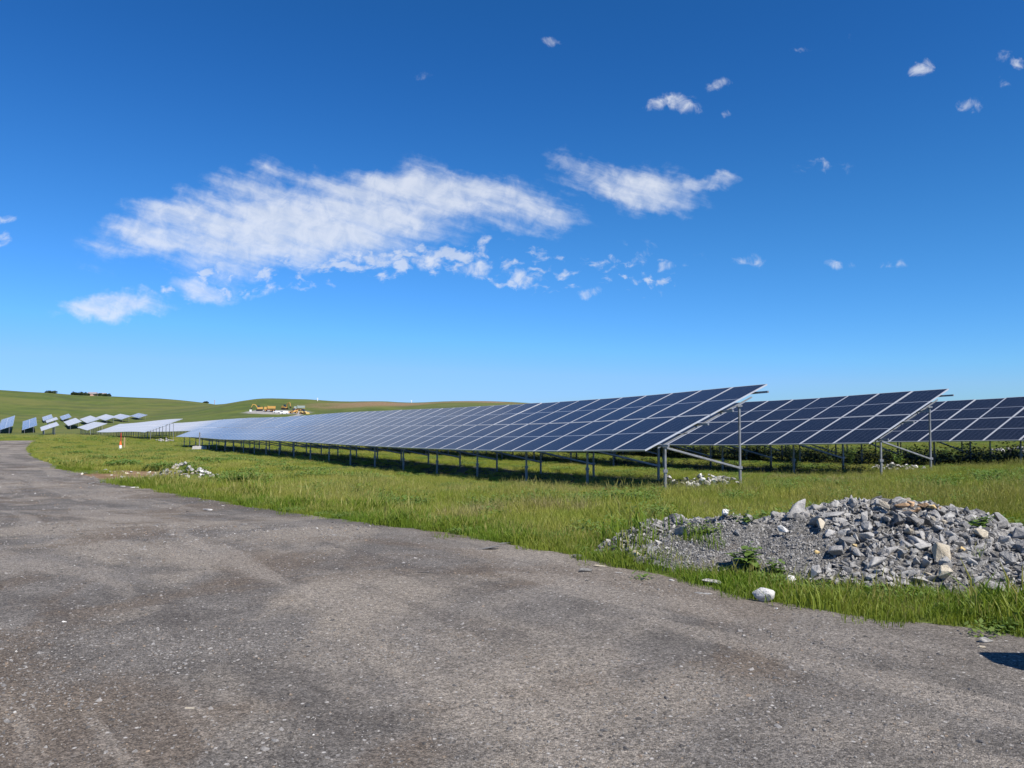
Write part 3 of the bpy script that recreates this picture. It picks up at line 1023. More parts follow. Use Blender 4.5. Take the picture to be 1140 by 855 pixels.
# loose gravel on the road, small rubble on the heap
PEBS = []
for i in range(6):
    o = bpy.data.objects.new('pebble_source_%s' % 'abcdef'[i], mesh_with(ROCKS[i * 4], (M_PEB, M_PEBD, M_PEB, M_PEBD, M_WHITE, M_PEBB)[i]))
    PEBS.append(o)
X, Y = [], []
for y0, y1, dens in ((2.6, 6, 2100), (6, 12, 560), (12, 30, 60)):
    x, y = wedge(y0, y1, dens)
    rd = edge_dist(x, y)
    cl = wob(x, y, .7, 12.0)
    ok = (rd > -.45 * rng.random(len(x)) ** 2) & (rng.random(len(x)) < np.clip(.55 + cl * .9, .12, 1))
    X.append(x[ok]); Y.append(y[ok])
x, y = np.concatenate(X), np.concatenate(Y)
z = ground(x, y) + np.clip((road_dist(x, y)) * .12, -.02, .03) + wob(x, y, .9, 8.0) * .012
sc = np.minimum(rng.lognormal(math.log(.0085), .55, len(x)), .05) * np.clip(y / 7, 1, 2.2)
pk = rng.choice(6, len(x), p=[.24, .27, .18, .205, .005, .10])
tag(scatter('loose_gravel', np.stack([x, y, z], -1), sc, rng.uniform(0, 6.28, len(x)), pk, PEBS), 'loose grey gravel strewn over the road', 'gravel', kind='stuff')
RUB = []
for i in range(14):
    m0 = mesh_with(ROCKS[i + 5], (M_ROCK, M_ROCKD, M_ROCK, M_PEB, M_ROCKD, M_ROCK, M_ROCK)[i % 7]).copy()
    m0.transform(Matrix.Rotation(random.uniform(0, 6), 4, 'X') @ Matrix.Rotation(random.uniform(0, 6), 4, 'Y') @ Matrix.Diagonal((1.3, .9, .65, 1)))
    o = bpy.data.objects.new('rubble_source_%s' % 'abcdefghijklmn'[i], m0)
    RUB.append(o)
x = rng.uniform(.8, 8.2, 60000)
y = rng.uniform(6.2, 10.6, 60000)
h = heap(x, y)
ok = h > .012
x, y, h = x[ok], y[ok], h[ok]
ing = (((x - 2.5) / .95) ** 2 + ((y - 8.35) / .95) ** 2 < 1) & (y < 9.0)
coarse = ~ing & (rng.random(len(x)) < np.where(x < 2.2, .14, np.where((np.abs(x - 3.9) < .7) & (y < 8.2), .18, .45)))
keepn = rng.random(len(x)) < np.where(ing, .95, np.where(coarse, 1, .5))
x, y, h, ing, coarse = x[keepn], y[keepn], h[keepn], ing[keepn], coarse[keepn]
sc = np.where(ing, rng.lognormal(math.log(.026), .35, len(x)), np.where(coarse, rng.lognormal(math.log(.068), .36, len(x)), rng.lognormal(math.log(.030), .5, len(x))))
z = ground(x, y) + h + .03 + (wob(x, y, 2.2, 1.0) * .07 + wob(x, y, 7, 4.0) * .03) * np.clip(h * 6, 0, 1) + np.where(coarse, .015, 0)
tag(scatter('small_rubble', np.stack([x, y, z], -1), np.minimum(sc, .14), rng.uniform(0, 6.28, len(x)), rng.integers(0, 14, len(x)), RUB), 'small crushed stone filling the roadside heap', 'rubble', kind='stuff')

# ------------------------------------------------------------------ solar rows
PW, PL, PT, GAP = 1.134, 2.278, .035, .02
WCOL = PW + GAP


def panel_meshes():
    e = .024
    g = MB()
    z = PT - .004
    g.add([(e, e, z), (PW - e, e, z), (PW - e, PL - e, z), (e, PL - e, z)], [(0, 1, 2, 3)], 0)
    g.add([(e, e, z - .006), (PW - e, e, z - .006), (PW - e, PL - e, z - .006), (e, PL - e, z - .006)], [(3, 2, 1, 0)], 1)
    o = mesh_obj('solar_panel', g.v, g.f, [M_GLASS, M_BACK], None, False, g.m, link=False)
    uv = o.data.uv_layers.new(name='UVMap')
    for lp in o.data.loops:
        c = o.data.vertices[lp.vertex_index].co
        uv.data[lp.index].uv = (c.x, c.y)
    f = MB()
    for a, b in (((0, 0), (PW, e)), ((0, PL - e), (PW, PL)), ((0, e), (e, PL - e)), ((PW - e, e), (PW, PL - e))):
        f.box(((a[0] + b[0]) / 2, (a[1] + b[1]) / 2, PT / 2), (b[0] - a[0], b[1] - a[1], PT))
    fo = mesh_obj('frame', f.v, f.f, [M_ALU], None, link=False)
    return o.data, fo.data


PM, FM = panel_meshes()
LOW = .92


def row_point(s, q):
    x, y = plan(s, q)
    return Vector((x, y, g1(x, y) + LOW))


TD = Vector((NX * math.cos(TILT), NY * math.cos(TILT), math.sin(TILT)))
SLOPE = 2 * PL + GAP


def solar_row(name, label, s0, ncols, q, nindividual=0, group=None, subframes=True, post_r=.031, bay=2.97, base=None, grade=None, lod=False, straight=False, uphill=0.0, cat='solar row', n=8, flat_z=None):
    """a table of panels, two up, on posts; s0 start along the row, q across"""
    P = [row_point(s0 + i * WCOL, q) for i in range(ncols + 1)]
    if straight:
        ii = np.arange(ncols + 1)
        g, c = np.polyfit(ii, [p.z for p in P], 1)
        for i, p in enumerate(P):
            p.z = c + (g + uphill * WCOL) * i + .12
    bx, by = plan(s0, q)
    root = empty(name, (bx, by, g1(bx, by)))
    off = Vector(root.location)
    tag(root, label, cat, group)
    order = 0
    for i in range(min(nindividual, ncols)):
        a = (P[i] - P[i + 1])
        L = a.length
        a.normalize()
        t = TD
        nrm0_, a0 = a.cross(t).normalized(), a.copy()
        for j in range(2):
            nrm = (nrm0_ + a0 * random.gauss(0, .0008) + t * random.gauss(0, .0008)).normalized()
            a = (a0 - nrm * a0.dot(nrm)).normalized()
            t2 = nrm.cross(a)
            o = bpy.data.objects.new('solar_panel', PM)
            COL.objects.link(o)
            o.parent = root
            org = P[i + 1] - off + a * (GAP / 2) + t2 * (j * (PL + GAP)) + nrm * .002
            o.matrix_local = Matrix(((a.x, t2.x, nrm.x, org.x), (a.y, t2.y, nrm.y, org.y), (a.z, t2.z, nrm.z, org.z), (0, 0, 0, 1)))
            if subframes:
                f = bpy.data.objects.new('frame', FM)
                COL.objects.link(f)
                f.parent = o
    if nindividual < ncols:
        vs, fs, uvs = [], [], []
        up = Vector((0, 0, PT))
        for i in range(nindividual, ncols + 1):
            for t in (0, SLOPE):
                vs.append(P[i] - off + TD * t + up)
                uvs.append(((i) * WCOL, t + .01))
                vs.append(P[i] - off + TD * t)
                uvs.append(((i) * WCOL, t + .01))
        m_ = ncols - nindividual
        for i in range(m_):
            a = i * 4
            b = a + 4
            fs += [(b, a, a + 2, b + 2), (a + 1, b + 1, b + 3, a + 3), (a, b, b + 1, a + 1), (b + 2, a + 2, a + 3, b + 3)]
        fs += [(1, 3, 2, 0), (m_ * 4, m_ * 4 + 2, m_ * 4 + 3, m_ * 4 + 1)]
        mi = []
        for i in range(m_):
            mi += [0, 1, 2, 2]
        mi += [2, 2]
        nm = 'panel_surface' if nindividual == 0 else 'solar_panels'
        o = mesh_obj(nm, vs, fs, [M_TILED, M_BACK, M_ALU], root, False, mi)
        if nindividual:
            o['kind'] = 'stuff'
        uv = o.data.uv_layers.new(name='UVMap')
        for lp in o.data.loops:
            uv.data[lp.index].uv = uvs[lp.vertex_index]
    # purlins
    down = Vector((TD.y * 0, 0, -1))
    nrm0 = Vector((-math.sin(TILT) * NX, -math.sin(TILT) * NY, math.cos(TILT)))
    ext = (P[0] - P[1]).normalized() * .28
    for t in (.10, .40, .60, .90):
        pts = [p - off + TD * (t * SLOPE) - nrm0 * .045 for p in P[::2 if not lod else 6]]
        pts = [pts[0] + ext] + pts
        if (len(P) - 1) % (2 if not lod else 6):
            pts.append(P[-1] - off + TD * (t * SLOPE) - nrm0 * .045)
        mb = MB()
        mb.tube(pts, .036, 4)
        mb.build('purlin', M_GALV, root)
    if not lod:
        mb = MB()
        for t, sag in ((.30, .10), (.66, .14)):
            pts = []
            for i in range(0, (len(P) - 1) * 2 + 1):
                f = i / 2
                j = min(int(f), len(P) - 2)
                c = P[j].lerp(P[j + 1], f - j) - off + TD * (t * SLOPE) - nrm0 * .07
                pts.append(c + Vector((0, 0, -sag * abs(math.sin(f * 1.21)) - .02)))
            mb.tube(pts, .011, 4)
        mb.build('cable', M_DARK, root)
    # frames
    total = ncols * WCOL
    nb = int(total // bay) + 1
    for k in range(nb):
        s = .12 + k * bay
        if s > total - .05:
            break
        f = s / WCOL
        i = min(int(f), ncols - 1)
        p = P[i].lerp(P[i + 1], f - i) - off
        t_f, t_r = .155 * SLOPE, .75 * SLOPE

        def gnd(v):
            w = v + off
            return g1(w.x, w.y) - off.z - .25
        ft = p + TD * t_f - nrm0 * .13
        rt = p + TD * t_r - nrm0 * .13
        fb = Vector((ft.x, ft.y, gnd(ft)))
        rb = Vector((rt.x, rt.y, gnd(rt)))
        for top, bot in ((ft, fb), (rt, rb)):
            mb = MB()
            mb.tube([bot, top], post_r, n)
            if not lod:
                h = (top - bot).length
                mb.tube([bot, bot + Vector((0, 0, .25 + .42))], post_r * 1.22, n)
                mb.box(top + Vector((0, 0, -.02)), (.12, .12, .05))
                mb.box(bot + Vector((0, 0, .25 + .44)), (.10, .10, .07))
            mb.build('post', M_GALV, root)
        mb = MB()
        mb.tube([p + TD * (.10 * SLOPE) - nrm0 * .10, p + TD * (.86 * SLOPE) - nrm0 * .10], .022, 4)
        mb.build('rafter', M_GALV, root)
        if not lod:
            mb = MB()
            mb.tube([ft + Vector((0, 0, -.06)), rb + Vector((0, 0, .25 + .42))], .03, 6)
            mb.build('brace', M_GALV, root)
    return root


solar_row('solar_row', 'long first row of dark blue solar panels, its near end beside the rubble heap', 0.0, 57, QA, 50)
solar_row('solar_row', 'second row of solar panels, its near end showing between the first and third rows', -.36, 50, QA + 8.0, 50)
solar_row('solar_row', 'third row of solar panels running out of the picture at the right edge', -6.3, 30, QA + 16.1, 30)
solar_row('solar_row', 'rearmost row of solar panels, seen only through the posts of the third row', -12, 40, QA + 24.2, 0, lod=True)
solar_row('solar_row', 'pale far row of solar panels with its open end and posts beyond the first row', 89, 66, QA, 0, lod=True, n=6)
solar_row('solar_row', 'pale far row of solar panels seen through the gap behind the first row', 80, 72, QA + 8.0, 0, lod=True, n=6)

FAR = [
    (97, 479, 185, 38, 'tilted solar table on flat grass just left of the pale far row', 0.016),
    (46, 480, 215, 22, 'nearest tilted solar table at the left foot of the hill, a dark gap beneath it', 0.045),
    (24.5, 480, 260, 34, 'solar table seen end on, second from the left picture edge', 0.04),
    (-3, 481, 255, 40, 'solar table cut by the left picture edge', 0.045),
    (52, 472, 335, 24, 'solar table half hidden behind the nearest table at the hill foot', 0.03),
    (76, 475, 280, 38, 'blue grey solar table standing free between the two lowest hillside tables', 0.01),
    (97, 471.2, 300, 46, 'wide solar table on the hillside directly behind the lowest right table', 0.01),
    (117, 469, 330, 46, 'leftmost of three diamond shaped solar tables above the pale far row', 0.01),
    (134.7, 467.2, 350, 44, 'middle of three diamond shaped solar tables above the pale far row', 0.01),
    (154.2, 466, 400, 34, 'rightmost and farthest of three diamond shaped solar tables above the pale far row', 0.01),
    (48, 469.4, 390, 30, 'left one of two thin strips of solar table high on the slope', 0.02),
    (69, 468.6, 400, 30, 'right one of two thin strips of solar table high on the slope', 0.02),
]
for px, py, d, n_, lb, uh in FAR:
    p = at_depth(px, py, d)
    q = p.x * NX + p.y * NY
    s = p.x * RX + p.y * RY - SA
    solar_row('solar_table', lb, s, n_, q, 0, 'solar tables on the far slope', lod=True, straight=True, uphill=uh, cat='solar table', post_r=.06, bay=5.9, n=5)

# ------------------------------------------------------------------ weeds
def leafy(name, label, p, h, w, nleaf, leaf, seed, mat=M_LEAF, cat='plant', group=None):
    rs = random.Random(seed)
    root = empty(name, p)
    tag(root, label, cat, group)
    st, lf = MB(), MB()
    for k in range(max(3, nleaf // 14)):
        a = rs.uniform(0, 6.28)
        hh = h * rs.uniform(.55, 1)
        ex, ey = math.cos(a) * w * rs.uniform(.2, .9), math.sin(a) * w * rs.uniform(.2, .9)
        pts = [Vector((ex * t ** 1.4, ey * t ** 1.4, -.04 + hh * t)) for t in (0, .35, .7, 1)]
        st.tube(pts, [.007, .006, .004, .002], 5)
        for j in range(14):
            t = rs.uniform(.2, 1)
            b = Vector((ex * t ** 1.4, ey * t ** 1.4, hh * t))
            d = rs.uniform(0, 6.28)
            L = leaf * rs.uniform(.5, 1.1)
            dr = Vector((math.cos(d), math.sin(d), rs.uniform(-.2, .6))).normalized()
            sd = dr.cross(Vector((0, 0, 1))).normalized() * L * .32
            lf.add([b, b + dr * L * .4 + sd, b + dr * L * .8 + sd * .6 + Vector((0, 0, -.1 * L)), b + dr * L + Vector((0, 0, -.2 * L)),
                    b + dr * L * .8 - sd * .6 + Vector((0, 0, -.1 * L)), b + dr * L * .4 - sd], [(0, 1, 2, 3, 4, 5)])
    st.build('stem', M_STEM, root)
    lf.build('foliage', mat, root)
    return root


WEEDS = [
    ((838, 638), .34, .26, 110, .12, 'leafy green weed at the foot of the gravel slope'),
    ((868, 643), .22, .2, 60, .08, 'low leafy weed just right of the weed on the gravel slope foot'),
    ((985, 563), .30, .3, 90, .12, 'broad leaved plant behind the crest of the heap'),
    ((1003, 564), .22, .25, 70, .12, 'lower broad leaved plant beside the one on the crest of the heap'),
    ((1090, 592), .2, .2, 60, .10, 'small leafy plant behind the right shoulder of the heap'),
    ((782, 596), .2, .3, 60, .07, 'low weed among pale stones on the grassy tail of the heap'),
    ((826, 586), .24, .3, 70, .07, 'weed between the grassy tail and the main heap'),
]
for i, ((px, py), h, w, nl, lf_, lb) in enumerate(WEEDS):
    p = on_heap(px, py) or on_ground(px, py)
    leafy('weed', lb, p, h, w, nl, lf_, 300 + i)
for i, (px, py, h, w, lb) in enumerate(((947, 519, 1.1, .55, 'bright green bush under the near end of the second row'), (885, 523, .95, .4, 'slim leafy bush under the middle of the second row'),
                                        (1000, 520, .55, .4, 'low bush beside the end post of the second row'), (1060, 515, .6, .6, 'low leafy bush in front of the third row posts'))):
    p = on_ground(px, py)
    leafy('bush', lb, p, h, w, 220, .12, 340 + i, cat='bush')
p = on_ground(201, 532)
for i, (dx, dy, lb) in enumerate(((-.75, -.35, 'weed growing from the left side of the small rubble pile'), (.05, -.6, 'weed growing from the middle of the small rubble pile'))):
    x, y = P_PILE[0] + dx, P_PILE[1] + dy
    leafy('weed', lb, (x, y, g1(x, y) + .05), .42, .35, 90, .09, 360 + i)

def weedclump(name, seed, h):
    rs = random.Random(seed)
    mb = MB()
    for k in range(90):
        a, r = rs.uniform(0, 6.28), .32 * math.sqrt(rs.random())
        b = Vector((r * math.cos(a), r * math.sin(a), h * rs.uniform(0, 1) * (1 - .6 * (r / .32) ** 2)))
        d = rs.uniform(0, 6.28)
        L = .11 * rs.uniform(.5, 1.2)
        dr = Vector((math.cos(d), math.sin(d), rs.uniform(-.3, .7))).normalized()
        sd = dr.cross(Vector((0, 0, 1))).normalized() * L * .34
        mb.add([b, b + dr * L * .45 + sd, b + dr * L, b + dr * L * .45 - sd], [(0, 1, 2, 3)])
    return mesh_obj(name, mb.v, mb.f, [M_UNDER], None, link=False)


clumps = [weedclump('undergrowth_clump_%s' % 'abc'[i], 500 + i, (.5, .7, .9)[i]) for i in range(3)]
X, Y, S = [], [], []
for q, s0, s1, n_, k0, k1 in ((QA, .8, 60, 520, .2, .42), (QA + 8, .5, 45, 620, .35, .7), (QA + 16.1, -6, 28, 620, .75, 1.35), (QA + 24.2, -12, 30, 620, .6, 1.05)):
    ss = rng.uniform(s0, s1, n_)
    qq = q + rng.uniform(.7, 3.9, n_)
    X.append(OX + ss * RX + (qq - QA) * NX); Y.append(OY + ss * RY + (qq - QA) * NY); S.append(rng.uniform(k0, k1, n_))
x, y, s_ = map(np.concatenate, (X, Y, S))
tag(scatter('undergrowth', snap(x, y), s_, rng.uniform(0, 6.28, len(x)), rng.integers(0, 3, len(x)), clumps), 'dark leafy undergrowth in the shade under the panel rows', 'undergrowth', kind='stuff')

# ------------------------------------------------------------------ stakes by the left bend
p = on_ground(134, 501.5)
root = empty('marker_post', p)
tag(root, 'red topped white marker post in the grass left of the solar rows', 'marker post')
mb = MB(); mb.tube([(0, 0, -.1), (0, 0, .42)], [.12, .10], 10); mb.build('white_base', M_WPAINT, root)
mb = MB(); mb.tube([(0, 0, .42), (0, 0, .72)], [.10, .05], 10); mb.build('orange_cap', M_ORANGE, root)
mb = MB(); mb.tube([(.02, .02, .72), (.02, .02, 1.42)], .04, 8); mb.build('pole', M_RED, root)
p = on_ground(138.5, 500.5)
mb = MB(); mb.box((0, 0, .42), (.09, .07, 1.05)); mb.box((0, 0, .98), (.09, .07, .07), taper=.3)
o = mb.build('timber_stake', M_WOOD); o.location = p
tag(o, 'plain timber stake just right of the red and white marker post', 'stake')
p = on_ground(222, 500.5)
root = empty('steel_post', p)
tag(root, 'pale steel post set in a concrete footing before the far end of the first row', 'post')
mb = MB(); mb.tube([(0, 0, .1), (0, 0, 1.4)], .05, 10); mb.build('post', M_GALV, root)
mb = MB(); mb.box((0, 0, .08), (1.0, .7, .42), taper=.85); mb.build('footing', M_CONC, root)

# ------------------------------------------------------------------ machines in the far yard
def wheel(root, x, y, r=.75, w=.5):
    mb = MB(); mb.tube([(x, y - w / 2, r), (x, y + w / 2, r)], r, 14)
    t = mb.build('wheel', M_DARK, root)
    mb = MB(); mb.tube([(x, y - w / 2 - .02, r), (x, y + w / 2 + .02, r)], r * .5, 10)
    mb.build('rim', M_YPAINT, t)


def rotm(ax, a):
    return Matrix.Rotation(a, 3, ax)


def excavator(px, py, d, rz, label, paint, arm=1.0):
    p = at_depth(px, py, d); z = g1(p.x, p.y)
    root = empty('excavator', (p.x, p.y, z), rz)
    tag(root, label, 'excavator'); root.scale = (.8,) * 3
    for s in (-1, 1):
        mb = MB(); mb.box((0, s * 1.2, .45), (4.0, .6, .9), taper=.85); mb.build('track', M_DARK, root)
    mb = MB(); mb.box((.4, 0, 1.55), (3.4, 2.7, 1.2)); mb.box((1.5, 0, 1.6), (1.0, 2.6, 1.5)); mb.build('body', paint, root)
    mb = MB(); mb.box((-.8, .75, 2.5), (1.5, 1.1, 1.6), taper=.9); mb.build('cab', M_WIN, root)
    mb = MB()
    mb.tube([(-1.2, -.3, 1.7), (-2.6, -.3, 4.0 * arm), (-4.4, -.3, 4.3 * arm)], [.35, .35, .25], 4)
    mb.build('boom', paint, root)
    mb = MB(); mb.tube([(-4.3, -.3, 4.3 * arm), (-5.2, -.3, 2.0)], [.25, .2], 4); mb.build('stick', paint, root)
    mb = MB(); mb.box((-5.0, -.3, 1.5), (.9, 1.0, .9), rot=rotm('Y', .4), taper=.7); mb.build('bucket', M_DARK, root)


def dumper(px, py, d, rz, label, paint, bed):
    p = at_depth(px, py, d); z = g1(p.x, p.y)
    root = empty('dump_truck', (p.x, p.y, z), rz)
    tag(root, label, 'dump truck'); root.scale = (.8,) * 3
    mb = MB(); mb.box((.3, 0, 1.15), (6.6, 1.6, .5)); mb.build('chassis', M_RUST, root)
    mb = MB(); mb.box((-2.4, 0, 2.15), (1.7, 2.3, 1.7), taper=.9); mb.build('cab', paint, root)
    mb = MB(); mb.box((-2.55, 0, 2.55), (1.62, 2.16, .6), taper=.95); mb.build('window', M_WIN, root)
    mb = MB()
    mb.box((1.3, 0, 2.0), (4.4, 2.5, .3)); mb.box((1.3, 1.2, 2.75), (4.6, .15, 1.4)); mb.box((1.3, -1.2, 2.75), (4.6, .15, 1.4)); mb.box((-.95, 0, 2.9), (.15, 2.5, 1.7))
    mb.build('bed', bed, root)
    for x in (-2.3, 1.2, 2.8):
        for s in (-1, 1):
            wheel(root, x, s * 1.05, .7, .45)


def loader(px, py, d, rz, label, paint, up=.6):
    p = at_depth(px, py, d); z = g1(p.x, p.y)
    root = empty('wheel_loader', (p.x, p.y, z), rz)
    tag(root, label, 'wheel loader'); root.scale = (.8,) * 3
    mb = MB(); mb.box((1.3, 0, 1.6), (2.8, 1.8, 1.2), taper=.9); mb.box((-1.0, 0, 1.3), (2.0, 1.4, .9)); mb.build('body', paint, root)
    mb = MB(); mb.box((.1, 0, 2.7), (1.4, 1.5, 1.5), taper=.88); mb.build('cab', M_WIN, root)
    mb = MB(); mb.box((.1, 0, 3.5), (1.5, 1.6, .14)); mb.build('roof', paint, root)
    mb = MB()
    for s in (-1, 1):
        mb.tube([(-.8, s * .6, 1.8), (-3.0, s * .6, up + .3)], .16, 4)
    mb.build('lift_arms', paint, root)
    mb = MB(); mb.box((-3.4, 0, up + .2), (1.0, 2.6, .9), rot=rotm('Y', -.3), taper=.8); mb.build('bucket', paint, root)
    for x in (-1.4, 1.5):
        for s in (-1, 1):
            wheel(root, x, s * 1.05, .8, .55)


def car(px, py, d, rz, label, paint, cat, van=False):
    p = at_depth(px, py, d); z = g1(p.x, p.y)
    root = empty('van' if van else 'pickup_truck', (p.x, p.y, z), rz)
    tag(root, label, cat); root.scale = (.68,) * 3
    if van:
        mb = MB(); mb.box((0, 0, 1.35), (5.4, 2.0, 1.9), taper=.94); mb.box((-2.95, 0, .95), (.7, 1.9, 1.0), taper=.8); mb.build('body', paint, root)
        mb = MB(); mb.box((-1.9, 0, 1.85), (1.35, 2.0, .55), taper=.96); mb.build('window', M_WIN, root)
    else:
        mb = MB(); mb.box((0, 0, .85), (5.2, 1.9, .7)); mb.box((1.5, .9, 1.3), (2.1, .08, .35)); mb.box((1.5, -.9, 1.3), (2.1, .08, .35)); mb.build('body', paint, root)
        mb = MB(); mb.box((-.5, 0, 1.5), (1.9, 1.7, .65), taper=.8); mb.build('cab', paint, root)
        mb = MB(); mb.box((-.5, 0, 1.45), (1.95, 1.72, .4), taper=.86); mb.build('window', M_WIN, root)
    for x in (-1.7, 1.6):
        for s in (-1, 1):
            mb = MB(); mb.tube([(x, s * .92 - .12, .38), (x, s * .92 + .12, .38)], .38, 12); mb.build('wheel', M_DARK, root)


excavator(289, 457, 405, .2, 'yellow excavator at the left end of the far machine yard', M_YPAINT, .95)
dumper(300, 459, 402, .1, 'yellow dump truck with a rust red chassis in the far yard', M_YPAINT, M_YPAINT)
car(308, 459.5, 396, .3, 'small white pickup truck parked right of the dump truck', M_WPAINT, 'pickup truck')
excavator(317, 459, 415, 2.6, 'yellow excavator with raised boom behind the white van', M_YPAINT, 1.05)
car(317, 461.5, 392, .15, 'white van in the middle of the far machine yard', M_WPAINT, 'van', True)
loader(327, 462, 396, .5, 'yellow wheel loader right of the white van', M_YPAINT, .7)
dumper(333, 460.5, 410, .1, 'green grey covered truck behind the yellow loaders', M_GREYG, M_GREYG)
loader(338, 462, 392, 2.7, 'pale yellow wheel loader at the right end of the far yard', M_YPALE, .5)
p = at_depth(279, 459, 400)
mb = MB(); mb.box((0, 0, .7), (1.6, 1.2, 1.6)); mb.box((0, 0, 1.6), (1.8, 1.4, .2), taper=.8)
o = mb.build('water_tank', M_WPAINT); o.scale = (.6,) * 3; o.location = (p.x, p.y, g1(p.x, p.y)); tag(o, 'small white tank left of the machine yard', 'tank')

# ------------------------------------------------------------------ trees and houses on the left ridge
def ridge_point(px, d):
    v = ray(px, 445)
    x = v[0] / v[1] * d
    return (x, d, g1(x, d))


def tree(px, d, w, h, label, seed, name='tree', group=None):
    rs = random.Random(seed)
    p = ridge_point(px, d)
    root = empty(name, p)
    tag(root, label, 'tree', group)
    mb = MB(); mb.tube([(0, 0, -.5), (.1, 0, h * .4), (.2, .1, h * .75)], [.28, .2, .08], 7)
    for k in range(5):
        a = rs.uniform(0, 6.28)
        mb.tube([(.1, 0, h * .35), (math.cos(a) * w * .25, math.sin(a) * w * .25, h * .65)], [.12, .04], 5)
    mb.build('trunk', M_TRUNK, root)
    cr = MB()
    cl = [(rs.gauss(0, w * .24), rs.gauss(0, w * .24), h * rs.uniform(.35, .85), rs.uniform(.16, .3) * w) for _ in range(9)]
    for _ in range(900):
        c = rs.choice(cl)
        v = Vector((rs.gauss(0, 1), rs.gauss(0, 1), rs.gauss(0, .8))).normalized() * c[3] * rs.uniform(.5, 1.05)
        q = Vector(c[:3]) + v
        a = Vector((rs.gauss(0, 1), rs.gauss(0, 1), rs.gauss(0, 1))).normalized() * .35
        b = a.cross(Vector((rs.gauss(0, 1), rs.gauss(0, 1), rs.gauss(0, 1)))).normalized() * .3
        cr.add([q - a, q + b, q + a, q - b], [(0, 1, 2, 3)])
    cr.build('crown', M_BUSH, root)


tree(57, 655, 7, 1.5, 'lone round bush tree on the left ridge line', 1)
tree(83, 655, 6, 1.6, 'left tree of the clump left of the pink house', 2)
tree(90, 657, 7, 1.4, 'middle tree of the clump left of the pink house', 3)
tree(96, 655, 5, 1.2, 'small tree touching the pink house on its left', 4)
tree(110, 658, 5, 1.3, 'tree between the pink and the white house on the ridge', 5)
tree(119, 655, 6, 1.3, 'low tree right of the white house on the ridge', 6)
tree(229, 690, 4, 1.0, 'small tree in the dip between the two hills', 7)


def house(px, d, w, h, mw, label):
    p = ridge_point(px, d)
    root = empty('house', p, .2)
    tag(root, label, 'house')
    mb = MB(); mb.box((0, 0, h / 2 - .5), (w, w * .7, h + 1)); mb.build('wall', mw, root)
    mb = MB()
    mb.add([(-w * .55, -w * .4, h), (w * .55, -w * .4, h), (w * .55, w * .4, h), (-w * .55, w * .4, h), (-w * .55, 0, h + 1.5), (w * .55, 0, h + 1.5)],
           [(0, 1, 5, 4), (2, 3, 4, 5), (0, 4, 3), (1, 2, 5), (3, 2, 1, 0)])
    mb.build('roof', M_ROOF, root)
    for x in (-w * .25, w * .25):
        mb = MB(); mb.box((x, -w * .35 - .01, h * .55), (.9, .06, 1.1)); mb.build('window', M_WIN, root)


house(103, 660, 6.5, 1.5, M_PINK, 'small pink house on the left ridge line')
house(114, 662, 6, 1.1, M_WPAINT, 'small white house right of the pink house on the ridge')
for px, d, h, lb in ((239, 700, 4.2, 'thin utility pole in the dip between the hills'), (353.5, 472, 1.9, 'pale thin post on the right hill above the machine yard'), (458, 478, 1.6, 'short pale post on the skyline of the right hill')):
    v = ridge_point(px, d)
    mb = MB(); mb.tube([(0, 0, -.5), (0, 0, h)], .22, 8); mb.box((0, 0, h * .86), (1.0, .14, .14))
    o = mb.build('pole', M_WOOD if h > 4 else M_WPAINT); o.location = v
    tag(o, lb, 'pole')

# stand-in post added outside the right picture edge to cast a shadow into the picture
mb = MB(); mb.box((0, 0, .45), (.42, .30, 1.1)); mb.box((0, 0, 1.18), (.42, .30, .36), taper=.1)
o = mb.build('shadow_post', M_WOOD)
o.location = (3.97, 4.44, g1(3.97, 4.44))
o.rotation_euler = (0, 0, .5)
tag(o, 'thick pointed post added out of view to cast the shadow on the gravel', 'post')

# ------------------------------------------------------------------ light and sky
SUN_EL = R(49)
SH = Vector((-.66, .75, 0)).normalized()            # where shadows fall
sun_dir = Vector((-SH.x * math.cos(SUN_EL), -SH.y * math.cos(SUN_EL), math.sin(SUN_EL)))
sl = bpy.data.lights.new('sun', 'SUN')
sl.energy = 5.0
sl.angle = R(.53)
sl.color = (1.0, .94, .85)
so = bpy.data.objects.new('sun', sl)
COL.objects.link(so)
so.rotation_euler = sun_dir.to_track_quat('Z', 'Y').to_euler()

world = bpy.data.worlds.new('World')
scene.world = world
world.use_nodes = True
wt = NT(world.node_tree)
wt.n.clear()
wout = wt('ShaderNodeOutputWorld')
bg = wt('ShaderNodeBackground')
sky = wt('ShaderNodeTexSky', sky_type='NISHITA')
sky.sun_disc = False
sky.sun_elevation = SUN_EL
sky.sun_rotation = math.atan2(sun_dir.x, sun_dir.y)
sky.altitude = 900
sky.air_density = 1.0
sky.dust_density = .3
sky.ozone_density = 4.0
sep = wt('ShaderNodeSeparateColor', ins={0: sky.outputs[0]})
grade = []
for i, (g, c) in enumerate(((1.45, .87), (1.09, 1.13), (1.27, 1.90))):
    d_ = wt.math('MULTIPLY', wt.math('POWER', wt.math('MULTIPLY', sep.outputs[i], .09), g), c)
    if i == 0:
        d_ = wt.math('MINIMUM', d_, wt.math('ADD', wt.math('MULTIPLY', d_, .35), .185))
    if i == 1:
        d_ = wt.math('MINIMUM', d_, wt.math('ADD', wt.math('MULTIPLY', d_, .4), .33))
    grade.append(wt.math('MULTIPLY', d_, 1 / 1.434 / .1))
skycol = wt('ShaderNodeCombineColor', ins={0: grade[0], 1: grade[1], 2: grade[2]}).outputs[0]
zen = wt('ShaderNodeSeparateXYZ', ins={0: wt('ShaderNodeTexCoord').outputs['Generated']}).outputs[2]
skycol = wt.mix(wt.step(zen, .18, .46), skycol, wt.mix(1.0, skycol, (.76, .86, 1.06), 'MULTIPLY'))
